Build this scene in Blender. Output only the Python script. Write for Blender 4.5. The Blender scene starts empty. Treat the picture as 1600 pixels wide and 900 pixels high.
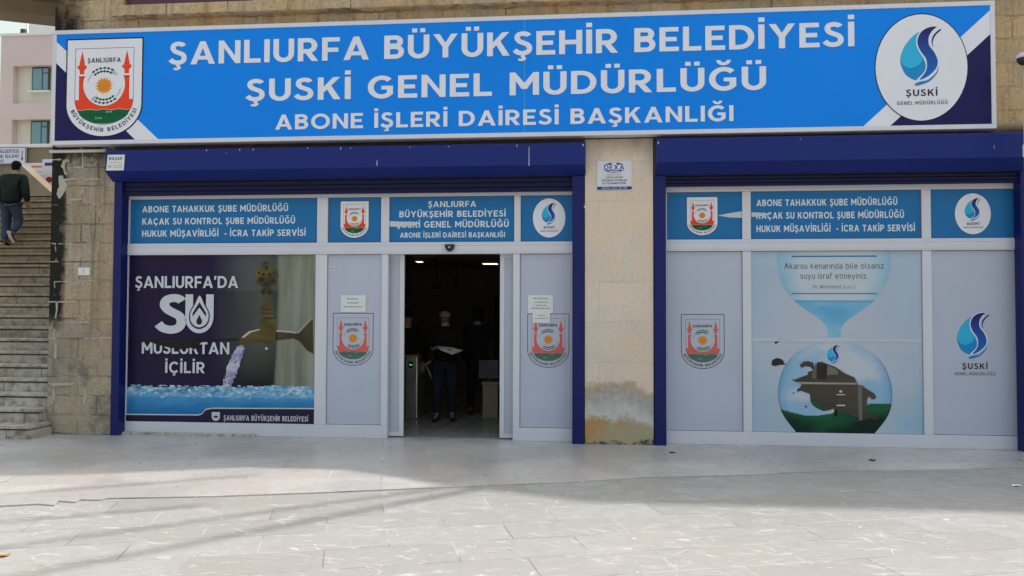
import bpy, bmesh, math, random
from mathutils import Vector, Matrix, noise
from mathutils.geometry import tessellate_polygon
random.seed(7)
SC = bpy.context.scene
COL = SC.collection
R = math.radians

# ------------------------------------------------------------------ camera
F_PX, CAM_D, CAM_H = 1250.0, 10.5115, 1.68
YAW, PITCH, ROLL = -0.094245, 0.030904, 0.003047
def cam_axes():
    cy, sy, cp, sp = math.cos(YAW), math.sin(YAW), math.cos(PITCH), math.sin(PITCH)
    fw = Vector((sy*cp, cy*cp, sp)); rt = Vector((cy, -sy, 0)); up = rt.cross(fw)
    cr, sr = math.cos(ROLL), math.sin(ROLL)
    return rt*cr + up*sr, -rt*sr + up*cr, fw
RT, UP, FW = cam_axes()
cam = bpy.data.objects.new('camera', bpy.data.cameras.new('camera')); COL.objects.link(cam)
cam.data.sensor_width = 36.0; cam.data.lens = 36.0*F_PX/1600
cam.data.clip_start = 0.1; cam.data.clip_end = 3000
CAM_P = Vector((0, -CAM_D, CAM_H))
cam.matrix_world = Matrix(((RT.x, UP.x, -FW.x, CAM_P.x), (RT.y, UP.y, -FW.y, CAM_P.y), (RT.z, UP.z, -FW.z, CAM_P.z), (0, 0, 0, 1)))
SC.camera = cam

# ------------------------------------------------------------------ sky, sun, exposure
SUN_EL, SUN_AZ = 66.0, 45.0           # azimuth measured from +x towards +y: the sun stands behind the building, to the right
world = bpy.data.worlds.new('World'); SC.world = world; world.use_nodes = True
wn = world.node_tree
for n in list(wn.nodes): wn.nodes.remove(n)
sky = wn.nodes.new('ShaderNodeTexSky'); sky.sky_type = 'NISHITA'; sky.sun_disc = False
sky.sun_elevation = R(SUN_EL); sky.sun_rotation = R(90 - SUN_AZ)
sky.air_density = 2.6; sky.dust_density = 5.5; sky.ozone_density = 1.0
bg = wn.nodes.new('ShaderNodeBackground'); bg.inputs['Strength'].default_value = 0.15
wo = wn.nodes.new('ShaderNodeOutputWorld')
wn.links.new(sky.outputs[0], bg.inputs[0]); wn.links.new(bg.outputs[0], wo.inputs[0])
sun = bpy.data.objects.new('sun', bpy.data.lights.new('sun', 'SUN')); COL.objects.link(sun)
sun.data.energy = 2.0; sun.data.angle = R(1.4); sun.data.color = (1.0, 0.955, 0.92)
sd = Vector((math.cos(R(SUN_EL))*math.cos(R(SUN_AZ)), math.cos(R(SUN_EL))*math.sin(R(SUN_AZ)), math.sin(R(SUN_EL))))
sun.rotation_euler = sd.to_track_quat('Z', 'Y').to_euler(); sun.location = sd*60
SC.view_settings.view_transform = 'Standard'; SC.view_settings.look = 'None'
SC.view_settings.gamma = 1.0; SC.view_settings.use_curve_mapping = False
SC.view_settings.exposure = 0.60

# ------------------------------------------------------------------ helpers
def ray(u, v):
    return RT*((u-800)/F_PX) - UP*((v-450)/F_PX) + FW
def P(u, v, Y):                        # photo measurement -> metres on the vertical plane y = Y
    d = ray(u, v); t = (Y + CAM_D)/d.y; q = CAM_P + d*t
    return q.x, q.z
def PX(u, v, Y): return P(u, v, Y)[0]
def PZ(u, v, Y): return P(u, v, Y)[1]
def G(u, v, z=0.0):                    # -> metres on the ground
    d = ray(u, v); t = (z - CAM_H)/d.z; q = CAM_P + d*t
    return q.x, q.y

def tag(o, label=None, cat=None, group=None, kind=None):
    for k, val in (('label', label), ('category', cat), ('group', group), ('kind', kind)):
        if val: o[k] = val
    return o
WORLDLOC = {}
def empty(name, loc, label, cat, group=None):
    o = bpy.data.objects.new(name, None); COL.objects.link(o); o.location = loc
    o.empty_display_size = 0.2
    WORLDLOC[o.name] = Vector(loc)
    return tag(o, label, cat, group)
def link(o, parent=None):
    COL.objects.link(o)
    if parent is not None:
        o.parent = parent
        o.matrix_parent_inverse = Matrix.Translation(-WORLDLOC.get(parent.name, Vector((0, 0, 0))))
    return o

class MB:                              # collects shapes, builds ONE mesh object
    def __init__(s): s.bm = bmesh.new(); s.mi = 0
    def _fin(s, faces):
        for f in faces: f.material_index = s.mi
    def box(s, x0, x1, y0, y1, z0, z1, bev=0.0):
        if x0 > x1: x0, x1 = x1, x0
        if y0 > y1: y0, y1 = y1, y0
        if z0 > z1: z0, z1 = z1, z0
        vs = [s.bm.verts.new(c) for c in ((x0,y0,z0),(x1,y0,z0),(x1,y1,z0),(x0,y1,z0),(x0,y0,z1),(x1,y0,z1),(x1,y1,z1),(x0,y1,z1))]
        fs = [s.bm.faces.new([vs[i] for i in q]) for q in ((3,2,1,0),(4,5,6,7),(0,1,5,4),(1,2,6,5),(2,3,7,6),(3,0,4,7))]
        s._fin(fs)
        if bev > 0:
            es = list({e for f in fs for e in f.edges})
            r = bmesh.ops.bevel(s.bm, geom=es, offset=bev, segments=2, affect='EDGES', profile=0.5)
            s._fin(r['faces'])
        return s
    def prism(s, pts, a0, a1, axis='y', bev=0.0):
        """polygon pts extruded along an axis: 'y' -> pts are (x,z); 'x' -> pts are (y,z); 'z' -> pts are (x,y)"""
        def mk(p, a): return {'y': (p[0], a, p[1]), 'x': (a, p[0], p[1]), 'z': (p[0], p[1], a)}[axis]
        A = [s.bm.verts.new(mk(p, a0)) for p in pts]; B = [s.bm.verts.new(mk(p, a1)) for p in pts]
        n = len(pts); fs = [s.bm.faces.new(A), s.bm.faces.new(B[::-1])]
        for i in range(n): fs.append(s.bm.faces.new((A[i], B[i], B[(i+1) % n], A[(i+1) % n])))
        bmesh.ops.recalc_face_normals(s.bm, faces=fs); s._fin(fs)
        if bev > 0:
            r = bmesh.ops.bevel(s.bm, geom=list({e for f in fs for e in f.edges}), offset=bev, segments=2, affect='EDGES', profile=0.5)
            s._fin(r['faces'])
        return s
    def tube(s, pts, r, seg=10, cap=True):
        pts = [Vector(p) for p in pts]; rs = r if isinstance(r, (list, tuple)) else [r]*len(pts)
        rings = []
        for i, p in enumerate(pts):
            t = (pts[min(i+1, len(pts)-1)] - pts[max(i-1, 0)]).normalized()
            a = Vector((0, 0, 1)) if abs(t.z) < 0.9 else Vector((1, 0, 0))
            u = t.cross(a).normalized(); w = t.cross(u)
            rings.append([s.bm.verts.new(p + u*math.cos(k*2*math.pi/seg)*rs[i] + w*math.sin(k*2*math.pi/seg)*rs[i]) for k in range(seg)])
        fs = []
        for A, B in zip(rings, rings[1:]):
            for k in range(seg):
                f = s.bm.faces.new((A[k], A[(k+1) % seg], B[(k+1) % seg], B[k])); f.smooth = True; fs.append(f)
        if cap: fs.append(s.bm.faces.new(rings[0][::-1])); fs.append(s.bm.faces.new(rings[-1]))
        bmesh.ops.recalc_face_normals(s.bm, faces=fs); s._fin(fs)
        return s
    def ball(s, c, r, sx=1, sy=1, sz=1, seg=16, z_from=-1.0):
        m = Matrix.Translation(Vector(c)) @ Matrix.Diagonal((r*sx, r*sy, r*sz, 1))
        q = bmesh.ops.create_uvsphere(s.bm, u_segments=seg, v_segments=seg//2, radius=1, matrix=m)
        fs = {f for v in q['verts'] for f in v.link_faces}
        for f in fs: f.smooth = True
        s._fin(fs); return s
    def build(s, name, mats, parent=None, xf=None):
        me = bpy.data.meshes.new(name)
        if xf is not None: bmesh.ops.transform(s.bm, matrix=xf, verts=s.bm.verts)
        s.bm.to_mesh(me); s.bm.free()
        for m in (mats if isinstance(mats, (list, tuple)) else [mats]): me.materials.append(m)
        return link(bpy.data.objects.new(name, me), parent)

# ------------------------------------------------------------------ materials
def mat(name, base=(0.5, 0.5, 0.5), rough=0.5, metal=0.0, spec=0.5):
    m = bpy.data.materials.new(name); m.use_nodes = True
    b = m.node_tree.nodes['Principled BSDF']
    b.inputs['Base Color'].default_value = (*base, 1); b.inputs['Roughness'].default_value = rough
    b.inputs['Metallic'].default_value = metal; b.inputs['Specular IOR Level'].default_value = spec
    return m
class NT:                              # short node writing
    def __init__(s, m): s.t = m.node_tree; s.b = s.t.nodes['Principled BSDF']
    def n(s, typ, **kw):
        o = s.t.nodes.new('ShaderNode'+typ)
        for k, v in kw.items(): setattr(o, k, v)
        return o
    def l(s, a, b): s.t.links.new(a, b)
    def val(s, sock, v):
        if hasattr(v, 'is_output'): s.l(v, sock)
        else: sock.default_value = v
    def coord(s): return s.n('TexCoord').outputs['Object']
    def mapping(s, vec, rot=(0, 0, 0), scale=(1, 1, 1), loc=(0, 0, 0)):
        o = s.n('Mapping'); s.l(vec, o.inputs[0]); o.inputs['Rotation'].default_value = rot
        o.inputs['Scale'].default_value = scale; o.inputs['Location'].default_value = loc
        return o.outputs[0]
    def noise(s, vec, scale, detail=4, rough=0.55, dist=0.0):
        o = s.n('TexNoise'); s.l(vec, o.inputs['Vector']); o.inputs['Scale'].default_value = scale
        o.inputs['Detail'].default_value = detail; o.inputs['Roughness'].default_value = rough; o.inputs['Distortion'].default_value = dist
        return o.outputs['Fac']
    def ramp(s, fac, lo, hi, a=0.0, b=1.0):
        o = s.n('MapRange'); o.clamp = True; s.val(o.inputs['Value'], fac)
        o.inputs['From Min'].default_value = lo; o.inputs['From Max'].default_value = hi
        o.inputs['To Min'].default_value = a; o.inputs['To Max'].default_value = b
        return o.outputs[0]
    def math(s, op, a, b=0.0):
        o = s.n('Math', operation=op); s.val(o.inputs[0], a); s.val(o.inputs[1], b); return o.outputs[0]
    def mix(s, fac, a, b, mode='MIX'):
        o = s.n('MixRGB', blend_type=mode); s.val(o.inputs[0], fac)
        for i, c in ((1, a), (2, b)):
            if hasattr(c, 'is_output'): s.l(c, o.inputs[i])
            else: o.inputs[i].default_value = (*c, 1)
        return o.outputs[0]
    def sep(s, vec):
        o = s.n('SeparateXYZ'); s.l(vec, o.inputs[0]); return o.outputs
    def comb(s, x, y, z):
        o = s.n('CombineXYZ')
        for i, v in enumerate((x, y, z)): s.val(o.inputs[i], v)
        return o.outputs[0]
    def bump(s, h, strength=0.3, dist=0.01):
        o = s.n('Bump'); s.l(h, o.inputs['Height']); o.inputs['Strength'].default_value = strength; o.inputs['Distance'].default_value = dist
        s.l(o.outputs[0], s.b.inputs['Normal'])
    def color(s, c): s.l(c, s.b.inputs['Base Color'])
    def rough(s, r): s.l(r, s.b.inputs['Roughness'])

def weathered(name, base, rough=0.4, amount=0.12, scale=3.0, metal=0.0, spec=0.5, streak=0.0):
    """paint / metal / plastic with faint uneven dirt"""
    m = mat(name, base, rough, metal, spec); t = NT(m); c = t.coord()
    n = t.noise(c, scale, 5); n2 = t.noise(t.mapping(c, scale=(14, 14, 0.7)), 1.0, 3)
    f = t.math('ADD', t.math('MULTIPLY', t.ramp(n, 0.35, 0.7), amount), t.math('MULTIPLY', t.ramp(n2, 0.52, 0.75), streak))
    dirt = tuple(0.6*b + 0.02 for b in base)
    t.bump(t.noise(c, 1.7, 2), 0.10, 0.03)
    t.color(t.mix(f, base, dirt)); t.rough(t.ramp(n, 0.3, 0.7, rough*0.85, min(1, rough*1.25)))
    return m

M = {}
M['frame'] = weathered('white_aluminium', (0.68, 0.67, 0.75), 0.35, 0.10, 2.5, streak=0.10)
M['sign_frame'] = weathered('sign_frame_white', (0.70, 0.69, 0.76), 0.4, 0.12, 2.0, streak=0.15)
M['shutter'] = weathered('blue_shutter_paint', (0.007, 0.019, 0.172), 0.36, 0.12, 1.6, spec=0.25, streak=0.12)
M['shutter_dark'] = weathered('blue_shutter_slats', (0.006, 0.007, 0.05), 0.5, 0.1, 1.6, spec=0.2)
M['jamb'] = weathered('blue_rail_paint', (0.006, 0.012, 0.120), 0.45, 0.12, 2.0, spec=0.25, streak=0.1)
M['black'] = mat('black_plastic', (0.012, 0.012, 0.013), 0.3)
M['rubber'] = mat('dark_gasket', (0.03, 0.03, 0.033), 0.7)
M['paper'] = weathered('white_paper', (0.74, 0.74, 0.74), 0.8, 0.1, 8)
M['lamp'] = mat('lamp_lit', (0.8, 0.8, 0.8), 0.5)
M['lamp'].node_tree.nodes['Principled BSDF'].inputs['Emission Color'].default_value = (1, 0.78, 0.5, 1)
M['lamp'].node_tree.nodes['Principled BSDF'].inputs['Emission Strength'].default_value = 2.0
M['green_led'] = mat('green_led', (0.02, 0.3, 0.08), 0.4)
M['green_led'].node_tree.nodes['Principled BSDF'].inputs['Emission Color'].default_value = (0.03, 0.9, 0.2, 1)
M['green_led'].node_tree.nodes['Principled BSDF'].inputs['Emission Strength'].default_value = 0.5
M['steel'] = weathered('brushed_steel', (0.55, 0.53, 0.5), 0.35, 0.1, 4, metal=0.9)
M['room'] = weathered('room_wall_paint', (0.32, 0.28, 0.20), 0.8, 0.2, 1.0)
M['room_dark'] = weathered('room_dark_wood', (0.05, 0.04, 0.035), 0.6, 0.2, 1.0)
M['mortar'] = weathered('pale_mortar', (0.47, 0.44, 0.39), 0.9, 0.6, 14)
M['scuff'] = weathered('pale_scuffed_stone', (0.60, 0.59, 0.57), 0.8, 0.3, 9)
M['pipe'] = weathered('white_pipe', (0.66, 0.64, 0.60), 0.45, 0.2, 6)
M['pale_strip'] = weathered('white_strip', (0.72, 0.72, 0.70), 0.5, 0.1, 9)

def art_mat():
    m = mat('printed_vinyl', (0.5, 0.5, 0.5), 0.32, 0, 0.18); t = NT(m)
    a = t.n('VertexColor', layer_name='ink')
    c = t.coord(); n = t.noise(c, 1.8, 5); n2 = t.noise(t.mapping(c, scale=(9, 9, 0.6)), 1.0, 3)
    f = t.math('ADD', t.math('MULTIPLY', t.ramp(n, 0.4, 0.7), 0.03), t.math('MULTIPLY', t.ramp(n2, 0.55, 0.75), 0.03))
    t.color(t.mix(f, a.outputs[0], (0.13, 0.125, 0.115)))
    t.rough(t.ramp(n, 0.3, 0.7, 0.25, 0.42))
    t.bump(t.noise(c, 2.2, 2), 0.12, 0.02)
    return m
M['art'] = art_mat()
M['ink'] = M['art'].copy(); M['ink'].name = 'printed_lettering'

def glass_mat(name='window_glass', tint=(0.75, 0.8, 0.8)):
    m = bpy.data.materials.new(name); m.use_nodes = True; nt = m.node_tree
    for n in list(nt.nodes): nt.nodes.remove(n)
    o = nt.nodes.new('ShaderNodeOutputMaterial'); mx = nt.nodes.new('ShaderNodeMixShader')
    tr = nt.nodes.new('ShaderNodeBsdfTransparent'); tr.inputs[0].default_value = (*tint, 1)
    gl = nt.nodes.new('ShaderNodeBsdfGlossy'); gl.inputs['Roughness'].default_value = 0.03
    fr = nt.nodes.new('ShaderNodeFresnel'); fr.inputs[0].default_value = 1.5
    nt.links.new(fr.outputs[0], mx.inputs[0]); nt.links.new(tr.outputs[0], mx.inputs[1]); nt.links.new(gl.outputs[0], mx.inputs[2])
    nt.links.new(mx.outputs[0], o.inputs[0])
    return m
M['glass'] = glass_mat()

# limestone ashlar -------------------------------------------------------
def ashlar(name, mode):
    m = mat(name, (0.4, 0.33, 0.25), 0.85, 0, 0.3); t = NT(m); c = t.coord(); x, y, z = t.sep(c)
    nz = t.noise(c, 3.0, 4)
    wob = t.math('MULTIPLY', t.math('SUBTRACT', nz, 0.5), 0.09)
    u = t.math('ADD', t.math('ADD', x, t.math('MULTIPLY', y, 0.97)), wob)
    vec = t.comb(u, t.math('ADD', z, wob), 0.0)
    bw, rh = {'left': (0.62, 0.262), 'mid': (1.9, 0.52), 'up': (0.85, 0.30)}[mode]
    br = t.n('TexBrick'); t.l(vec, br.inputs['Vector'])
    br.inputs['Scale'].default_value = 1.0; br.inputs['Brick Width'].default_value = bw; br.inputs['Row Height'].default_value = rh
    br.inputs['Mortar Size'].default_value = 0.005 if mode == 'mid' else 0.010; br.inputs['Mortar Smooth'].default_value = 0.3; br.inputs['Bias'].default_value = 0.0
    br.offset = 0.42; br.squash = 1.0
    c1, c2 = {'left': ((0.53, 0.425, 0.33), (0.35, 0.285, 0.225)), 'mid': ((0.78, 0.64, 0.53), (0.72, 0.59, 0.48)), 'up': ((0.66, 0.49, 0.31), (0.52, 0.38, 0.23))}[mode]
    br.inputs['Color1'].default_value = (*c1, 1); br.inputs['Color2'].default_value = (*c2, 1)
    br.inputs['Mortar'].default_value = (*[q*(0.80 if mode == 'mid' else 0.33) for q in c2], 1)
    col = br.outputs['Color']
    n1 = t.noise(c, 2.2, 7, 0.62); n2 = t.noise(c, 14, 6, 0.65); n3 = t.noise(t.mapping(c, scale=(7, 7, 0.8)), 1.0, 4)
    grey = {'left': (0.31, 0.275, 0.24), 'mid': (0.74, 0.63, 0.55), 'up': (0.44, 0.36, 0.25)}[mode]
    col = t.mix(t.ramp(n1, 0.42, 0.66, 0, 0.75), col, grey)
    col = t.mix(t.ramp(n2, 0.5, 0.72, 0, 0.14 if mode == 'mid' else 0.35), col, tuple(q*0.6 for q in c2))
    n5 = t.noise(c, 27, 5, 0.7); n6 = t.noise(c, 0.85, 4, 0.5)
    warm = {'left': (0.46, 0.34, 0.215), 'mid': (0.75, 0.575, 0.44), 'up': (0.60, 0.385, 0.19)}[mode]
    cool = {'left': (0.24, 0.22, 0.195), 'mid': (0.62, 0.565, 0.53), 'up': (0.36, 0.305, 0.235)}[mode]
    col = t.mix(t.ramp(n6, 0.47, 0.6, 0, 0.75), col, warm); col = t.mix(t.ramp(t.noise(t.mapping(c, loc=(7, 3, 1)), 3.4, 6, 0.65), 0.5, 0.68, 0, 0.6), col, cool)
    col = t.mix(t.ramp(n5, 0.48, 0.7, 0, 0.14 if mode == 'mid' else 0.45), col, tuple(q*0.62 for q in c2)); col = t.mix(t.ramp(n5, 0.46, 0.34, 0, 0.35), col, tuple(min(1, q*1.25) for q in c1))
    pit = t.noise(c, 45, 3, 0.6); col = t.mix(t.ramp(pit, 0.68 if mode == 'mid' else 0.64, 0.74, 0, 0.22 if mode == 'mid' else 0.5), col, tuple(q*0.35 for q in c2))
    # repaired pale mortar, only in broken runs
    run = t.noise(c, 3.8, 3, 0.6); mort = t.math('MULTIPLY', br.outputs['Fac'], t.ramp(run, 0.47, 0.56))
    if mode != 'mid':
        br2 = t.n('TexBrick'); t.l(vec, br2.inputs['Vector'])
        for k, v in (('Scale', 1.0), ('Brick Width', bw), ('Row Height', rh), ('Mortar Size', 0.013), ('Mortar Smooth', 0.8)): br2.inputs[k].default_value = v
        br2.offset = 0.42
        mort = t.math('MULTIPLY', t.ramp(br2.outputs['Fac'], 0.35, 0.7), t.ramp(run, 0.50, 0.57))
        col = t.mix(t.math('MULTIPLY', mort, 0.8), col, (0.62, 0.58, 0.52) if mode == 'left' else (0.50, 0.45, 0.38))
    if mode == 'left':
        # ochre runs and the black soot band along the outer corner
        col = t.mix(t.math('MULTIPLY', t.ramp(n3, 0.48, 0.66), 0.6), col, (0.30, 0.215, 0.12))
        col = t.mix(t.math('MULTIPLY', t.ramp(t.noise(t.mapping(c, loc=(4, 0, 2), scale=(11, 11, 0.5)), 1.0, 5), 0.52, 0.68), t.ramp(z, 1.2, 2.4, 0, 0.8)), col, (0.10, 0.085, 0.065))
        col = t.mix(t.math('MULTIPLY', t.ramp(z, 1.3, 0.5), t.ramp(n6, 0.42, 0.55, 0.1, 0.5)), col, (0.52, 0.42, 0.31))
        xe = t.math('ADD', x, t.math('MULTIPLY', t.math('SUBTRACT', t.noise(c, 5, 6, 0.7), 0.5), 0.34))
        band = t.ramp(xe, -7.22, -7.14, 1.0, 0.0)
        ze = t.math('ADD', z, t.math('MULTIPLY', t.math('SUBTRACT', n2, 0.5), 0.5))
        band = t.math('MULTIPLY', band, t.ramp(ze, 1.38, 1.62))
        top = t.math('MULTIPLY', t.ramp(ze, 3.66, 3.85, 0, 0.85), t.ramp(xe, -6.3, -5.6, 1.0, 0.15))
        band = t.math('MAXIMUM', band, top)
        band = t.math('MULTIPLY', band, t.ramp(t.math('ADD', mort, t.ramp(n2, 0.68, 0.74, 0, 1)), 0.3, 0.9, 1.0, 0.15))
        col = t.mix(band, col, (0.016, 0.014, 0.012))
        low = t.math('MULTIPLY', t.ramp(t.noise(c, 2.0, 5, 0.7), 0.5, 0.6), t.ramp(z, 0.9, 1.3, 0.8, 0.0))
        col = t.mix(low, col, (0.17, 0.16, 0.145))
    if mode == 'mid':
        nn = t.math('MULTIPLY', t.math('SUBTRACT', t.noise(c, 2.6, 7, 0.7), 0.5), 0.6)
        zz = t.math('ADD', z, nn)
        dx = t.math('SUBTRACT', x, 0.33); arch = t.math('MULTIPLY', t.math('MULTIPLY', dx, dx), 0.5)
        za = t.math('ADD', zz, arch)
        rim = t.math('MULTIPLY', t.ramp(za, 0.74, 0.86, 1, 0), 0.85); col = t.mix(rim, col, (0.44, 0.27, 0.13))
        g = t.ramp(za, 0.68, 0.80, 1, 0); col = t.mix(g, col, t.mix(t.ramp(n2, 0.35, 0.65), (0.36, 0.33, 0.31), (0.52, 0.47, 0.42)))
        w = t.ramp(za, 0.40, 0.56, 1, 0); col = t.mix(t.math('MULTIPLY', w, 0.8), col, (0.62, 0.61, 0.62))
        o = t.ramp(za, 0.30, 0.38, 1, 0); col = t.mix(o, col, t.mix(t.ramp(t.math('ADD', t.noise(c, 3, 6, 0.7), t.math('MULTIPLY', t.math('SUBTRACT', x, 0.33), 0.35)), 0.40, 0.62), (0.50, 0.285, 0.12), (0.43, 0.36, 0.24)))
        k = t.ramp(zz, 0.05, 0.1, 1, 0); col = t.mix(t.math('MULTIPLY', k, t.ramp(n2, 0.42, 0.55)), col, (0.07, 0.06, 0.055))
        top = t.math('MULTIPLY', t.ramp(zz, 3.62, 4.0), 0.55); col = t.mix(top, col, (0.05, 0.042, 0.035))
    if mode == 'up':
        col = t.mix(t.math('MULTIPLY', t.ramp(n3, 0.5, 0.68), 0.55), col, (0.27, 0.15, 0.075))
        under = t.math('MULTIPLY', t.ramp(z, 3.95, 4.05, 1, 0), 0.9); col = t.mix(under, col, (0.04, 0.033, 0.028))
        lc = t.math('MULTIPLY', t.ramp(t.math('ADD', x, t.math('MULTIPLY', n2, 0.5)), -6.85, -6.6, 1, 0), t.ramp(n1, 0.3, 0.5, 0.5, 1.0)); col = t.mix(lc, col, (0.02, 0.017, 0.015))
    t.color(col)
    h = t.math('SUBTRACT', t.math('ADD', t.math('MULTIPLY', n2, 0.7), t.math('MULTIPLY', n1, 0.6)), t.math('MULTIPLY', br.outputs['Fac'], 0.15 if mode == 'mid' else 0.8))
    h = t.math('SUBTRACT', h, t.ramp(pit, 0.62, 0.72, 0, 0.1 if mode == 'mid' else 0.4))
    h = t.math('ADD', h, t.math('MULTIPLY', n5, 0.2 if mode == 'mid' else 0.5)); t.bump(h, 0.45 if mode == 'mid' else 0.85, 0.03)
    return m
M['stone_left'] = ashlar('limestone_weathered', 'left')
M['stone_mid'] = ashlar('limestone_pale', 'mid')
M['stone_up'] = ashlar('limestone_upper', 'up')

def paving(name, rot, wdt, row, base, dark, gloss, patch=0.0):
    m = mat(name, base, 0.4, 0, 0.4); t = NT(m); c = t.coord()
    nw = t.noise(c, 1.3, 3)
    mp = t.mapping(c, rot=(0, 0, R(rot)))
    br = t.n('TexBrick'); t.l(mp, br.inputs['Vector'])
    for k, v in (('Scale', 1.0), ('Brick Width', wdt), ('Row Height', row), ('Mortar Size', 0.008), ('Mortar Smooth', 0.3)): br.inputs[k].default_value = v
    br.offset = 0.5
    br.inputs['Color1'].default_value = (*base, 1); br.inputs['Color2'].default_value = (base[0]*0.86, base[1]*0.83, base[2]*0.80, 1)
    br.inputs['Mortar'].default_value = (*[min(1, q*1.25) for q in base], 1)
    n1 = t.noise(c, 0.9, 7, 0.6); n2 = t.noise(c, 5.0, 8, 0.68); n3 = t.noise(t.mapping(c, rot=(0, 0, R(rot+25)), scale=(2.2, 4.5, 1)), 1.2, 7, 0.7, 2.0)
    n4 = t.noise(t.mapping(c, rot=(0, 0, R(rot-35)), scale=(2.4, 8, 1)), 1.3, 6, 0.7, 3.0)
    n5 = t.noise(c, 38, 4, 0.7)
    col = br.outputs['Color']
    dirtj = t.math('MULTIPLY', t.ramp(br.outputs['Fac'], 0.3, 0.8), t.ramp(nw, 0.42, 0.55, 0, 0.85)); col = t.mix(dirtj, col, tuple(q*0.55 for q in dark))
    col = t.mix(t.ramp(n1, 0.48, 0.64, 0, 0.4), col, (base[0]*1.0, base[1]*0.90, base[2]*0.82))
    col = t.mix(t.ramp(n2, 0.44, 0.66, 0, 0.62), col, dark)
    col = t.mix(t.ramp(n5, 0.55, 0.75, 0, 0.22), col, dark)
    col = t.mix(t.ramp(n3, 0.56, 0.68, 0, 0.6), col, (0.62, 0.61, 0.58))
    col = t.mix(t.ramp(n4, 0.63, 0.68, 0, 0.85), col, (0.74, 0.73, 0.70))
    if patch:
        col = t.mix(t.ramp(t.noise(c, 0.55, 4, 0.5), 0.48, 0.56, 0, patch), col, tuple(q*0.8 for q in dark))
    t.color(col)
    t.rough(t.math('ADD', t.ramp(n2, 0.3, 0.7, gloss, gloss+0.25), t.ramp(n4, 0.6, 0.7, 0, 0.2)))
    h = t.math('SUBTRACT', t.math('ADD', t.math('MULTIPLY', n2, 0.35), t.math('MULTIPLY', n5, 0.12)), t.math('MULTIPLY', br.outputs['Fac'], 0.4))
    t.bump(h, 0.18, 0.012)
    return m
M['plaza'] = paving('plaza_marble', -17, 0.92, 0.46, (0.36, 0.362, 0.35), (0.275, 0.275, 0.267), 0.38)
M['apron'] = paving('apron_marble', -14, 1.05, 0.62, (0.54, 0.52, 0.495), (0.39, 0.375, 0.365), 0.22, 0.5)
M['room_floor'] = paving('room_floor_stone', 0, 0.6, 0.6, (0.34, 0.31, 0.27), (0.26, 0.23, 0.2), 0.15)
def step_mat():
    m = mat('stair_stone', (0.34, 0.31, 0.26), 0.8, 0, 0.3); t = NT(m); c = t.coord(); x, y, z = t.sep(c)
    n1 = t.noise(c, 1.6, 6, 0.6); n2 = t.noise(c, 9, 7, 0.7); n3 = t.noise(t.mapping(c, scale=(6, 1, 0.9)), 1.0, 5)
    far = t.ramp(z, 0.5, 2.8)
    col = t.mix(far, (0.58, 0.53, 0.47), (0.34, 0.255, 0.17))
    col = t.mix(t.ramp(n1, 0.45, 0.65, 0, 0.55), col, (0.26, 0.23, 0.19)); col = t.mix(t.ramp(n2, 0.47, 0.66, 0, 0.75), col, (0.12, 0.10, 0.08))
    col = t.mix(t.ramp(n3, 0.55, 0.7, 0, 0.5), col, (0.28, 0.21, 0.13))
    row = t.math('FLOOR', t.math('MULTIPLY', z, 5.5556)); off = t.math('MULTIPLY', t.math('FRACT', t.math('MULTIPLY', t.math('SINE', t.math('MULTIPLY', row, 12.99)), 43.7)), 1.0)
    fx = t.math('FRACT', t.math('ADD', t.math('MULTIPLY', x, 1.05), off)); j = t.math('LESS_THAN', fx, 0.014)
    col = t.mix(t.math('MULTIPLY', j, 0.7), col, (0.07, 0.06, 0.05))
    t.color(col); t.bump(n2, 0.4, 0.01); return m
M['steps'] = step_mat()
M['plaster_pink'] = weathered('pink_plaster', (0.70, 0.56, 0.54), 0.9, 0.2, 0.6, streak=0.15)
M['plaster_cream'] = weathered('cream_plaster', (0.74, 0.69, 0.59), 0.9, 0.2, 0.6, streak=0.1)
M['plaster_white'] = weathered('white_plaster', (0.78, 0.77, 0.76), 0.9, 0.15, 0.5)
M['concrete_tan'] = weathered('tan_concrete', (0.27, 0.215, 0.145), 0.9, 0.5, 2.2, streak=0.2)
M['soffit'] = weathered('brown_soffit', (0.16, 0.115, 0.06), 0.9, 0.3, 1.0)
M['win_frame'] = weathered('window_frame_dark', (0.05, 0.055, 0.06), 0.5, 0.2, 3)
M['win_pane'] = mat('window_pane_blue', (0.13, 0.27, 0.34), 0.06, 0, 0.9)
M['win_purple'] = weathered('maroon_frame', (0.10, 0.03, 0.05), 0.5, 0.3, 3)
# ------------------------------------------------------------------ lettering: geometric capitals drawn as strokes, cap height 1
def arc(cx, cz, rx, rz, a0, a1, n=14):
    return [(cx + rx*math.cos(R(a0+(a1-a0)*i/n)), cz + rz*math.sin(R(a0+(a1-a0)*i/n))) for i in range(n+1)]
def ring(cx, cz, rx, rz, a0, a1, s, n=16):      # thick arc, s = stroke
    return [arc(cx, cz, rx, rz, a0, a1, n) + arc(cx, cz, rx-s, rz-s*0.93, a1, a0, n)]
def rc(x0, x1, z0, z1): return [(x0, z0), (x1, z0), (x1, z1), (x0, z1)]
def catmull(pts, n=6, closed=False):
    out = []; N = len(pts)
    rng = range(N) if closed else range(N-1)
    for i in rng:
        g = (lambda k: pts[k % N]) if closed else (lambda k: pts[max(0, min(N-1, k))])
        p0, p1, p2, p3 = g(i-1), g(i), g(i+1), g(i+2)
        for j in range(n):
            t = j/n
            out.append(tuple(0.5*((2*p1[k]) + (-p0[k]+p2[k])*t + (2*p0[k]-5*p1[k]+4*p2[k]-p3[k])*t*t + (-p0[k]+3*p1[k]-3*p2[k]+p3[k])*t**3) for k in (0, 1)))
    if not closed: out.append(tuple(pts[-1]))
    return out
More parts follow.
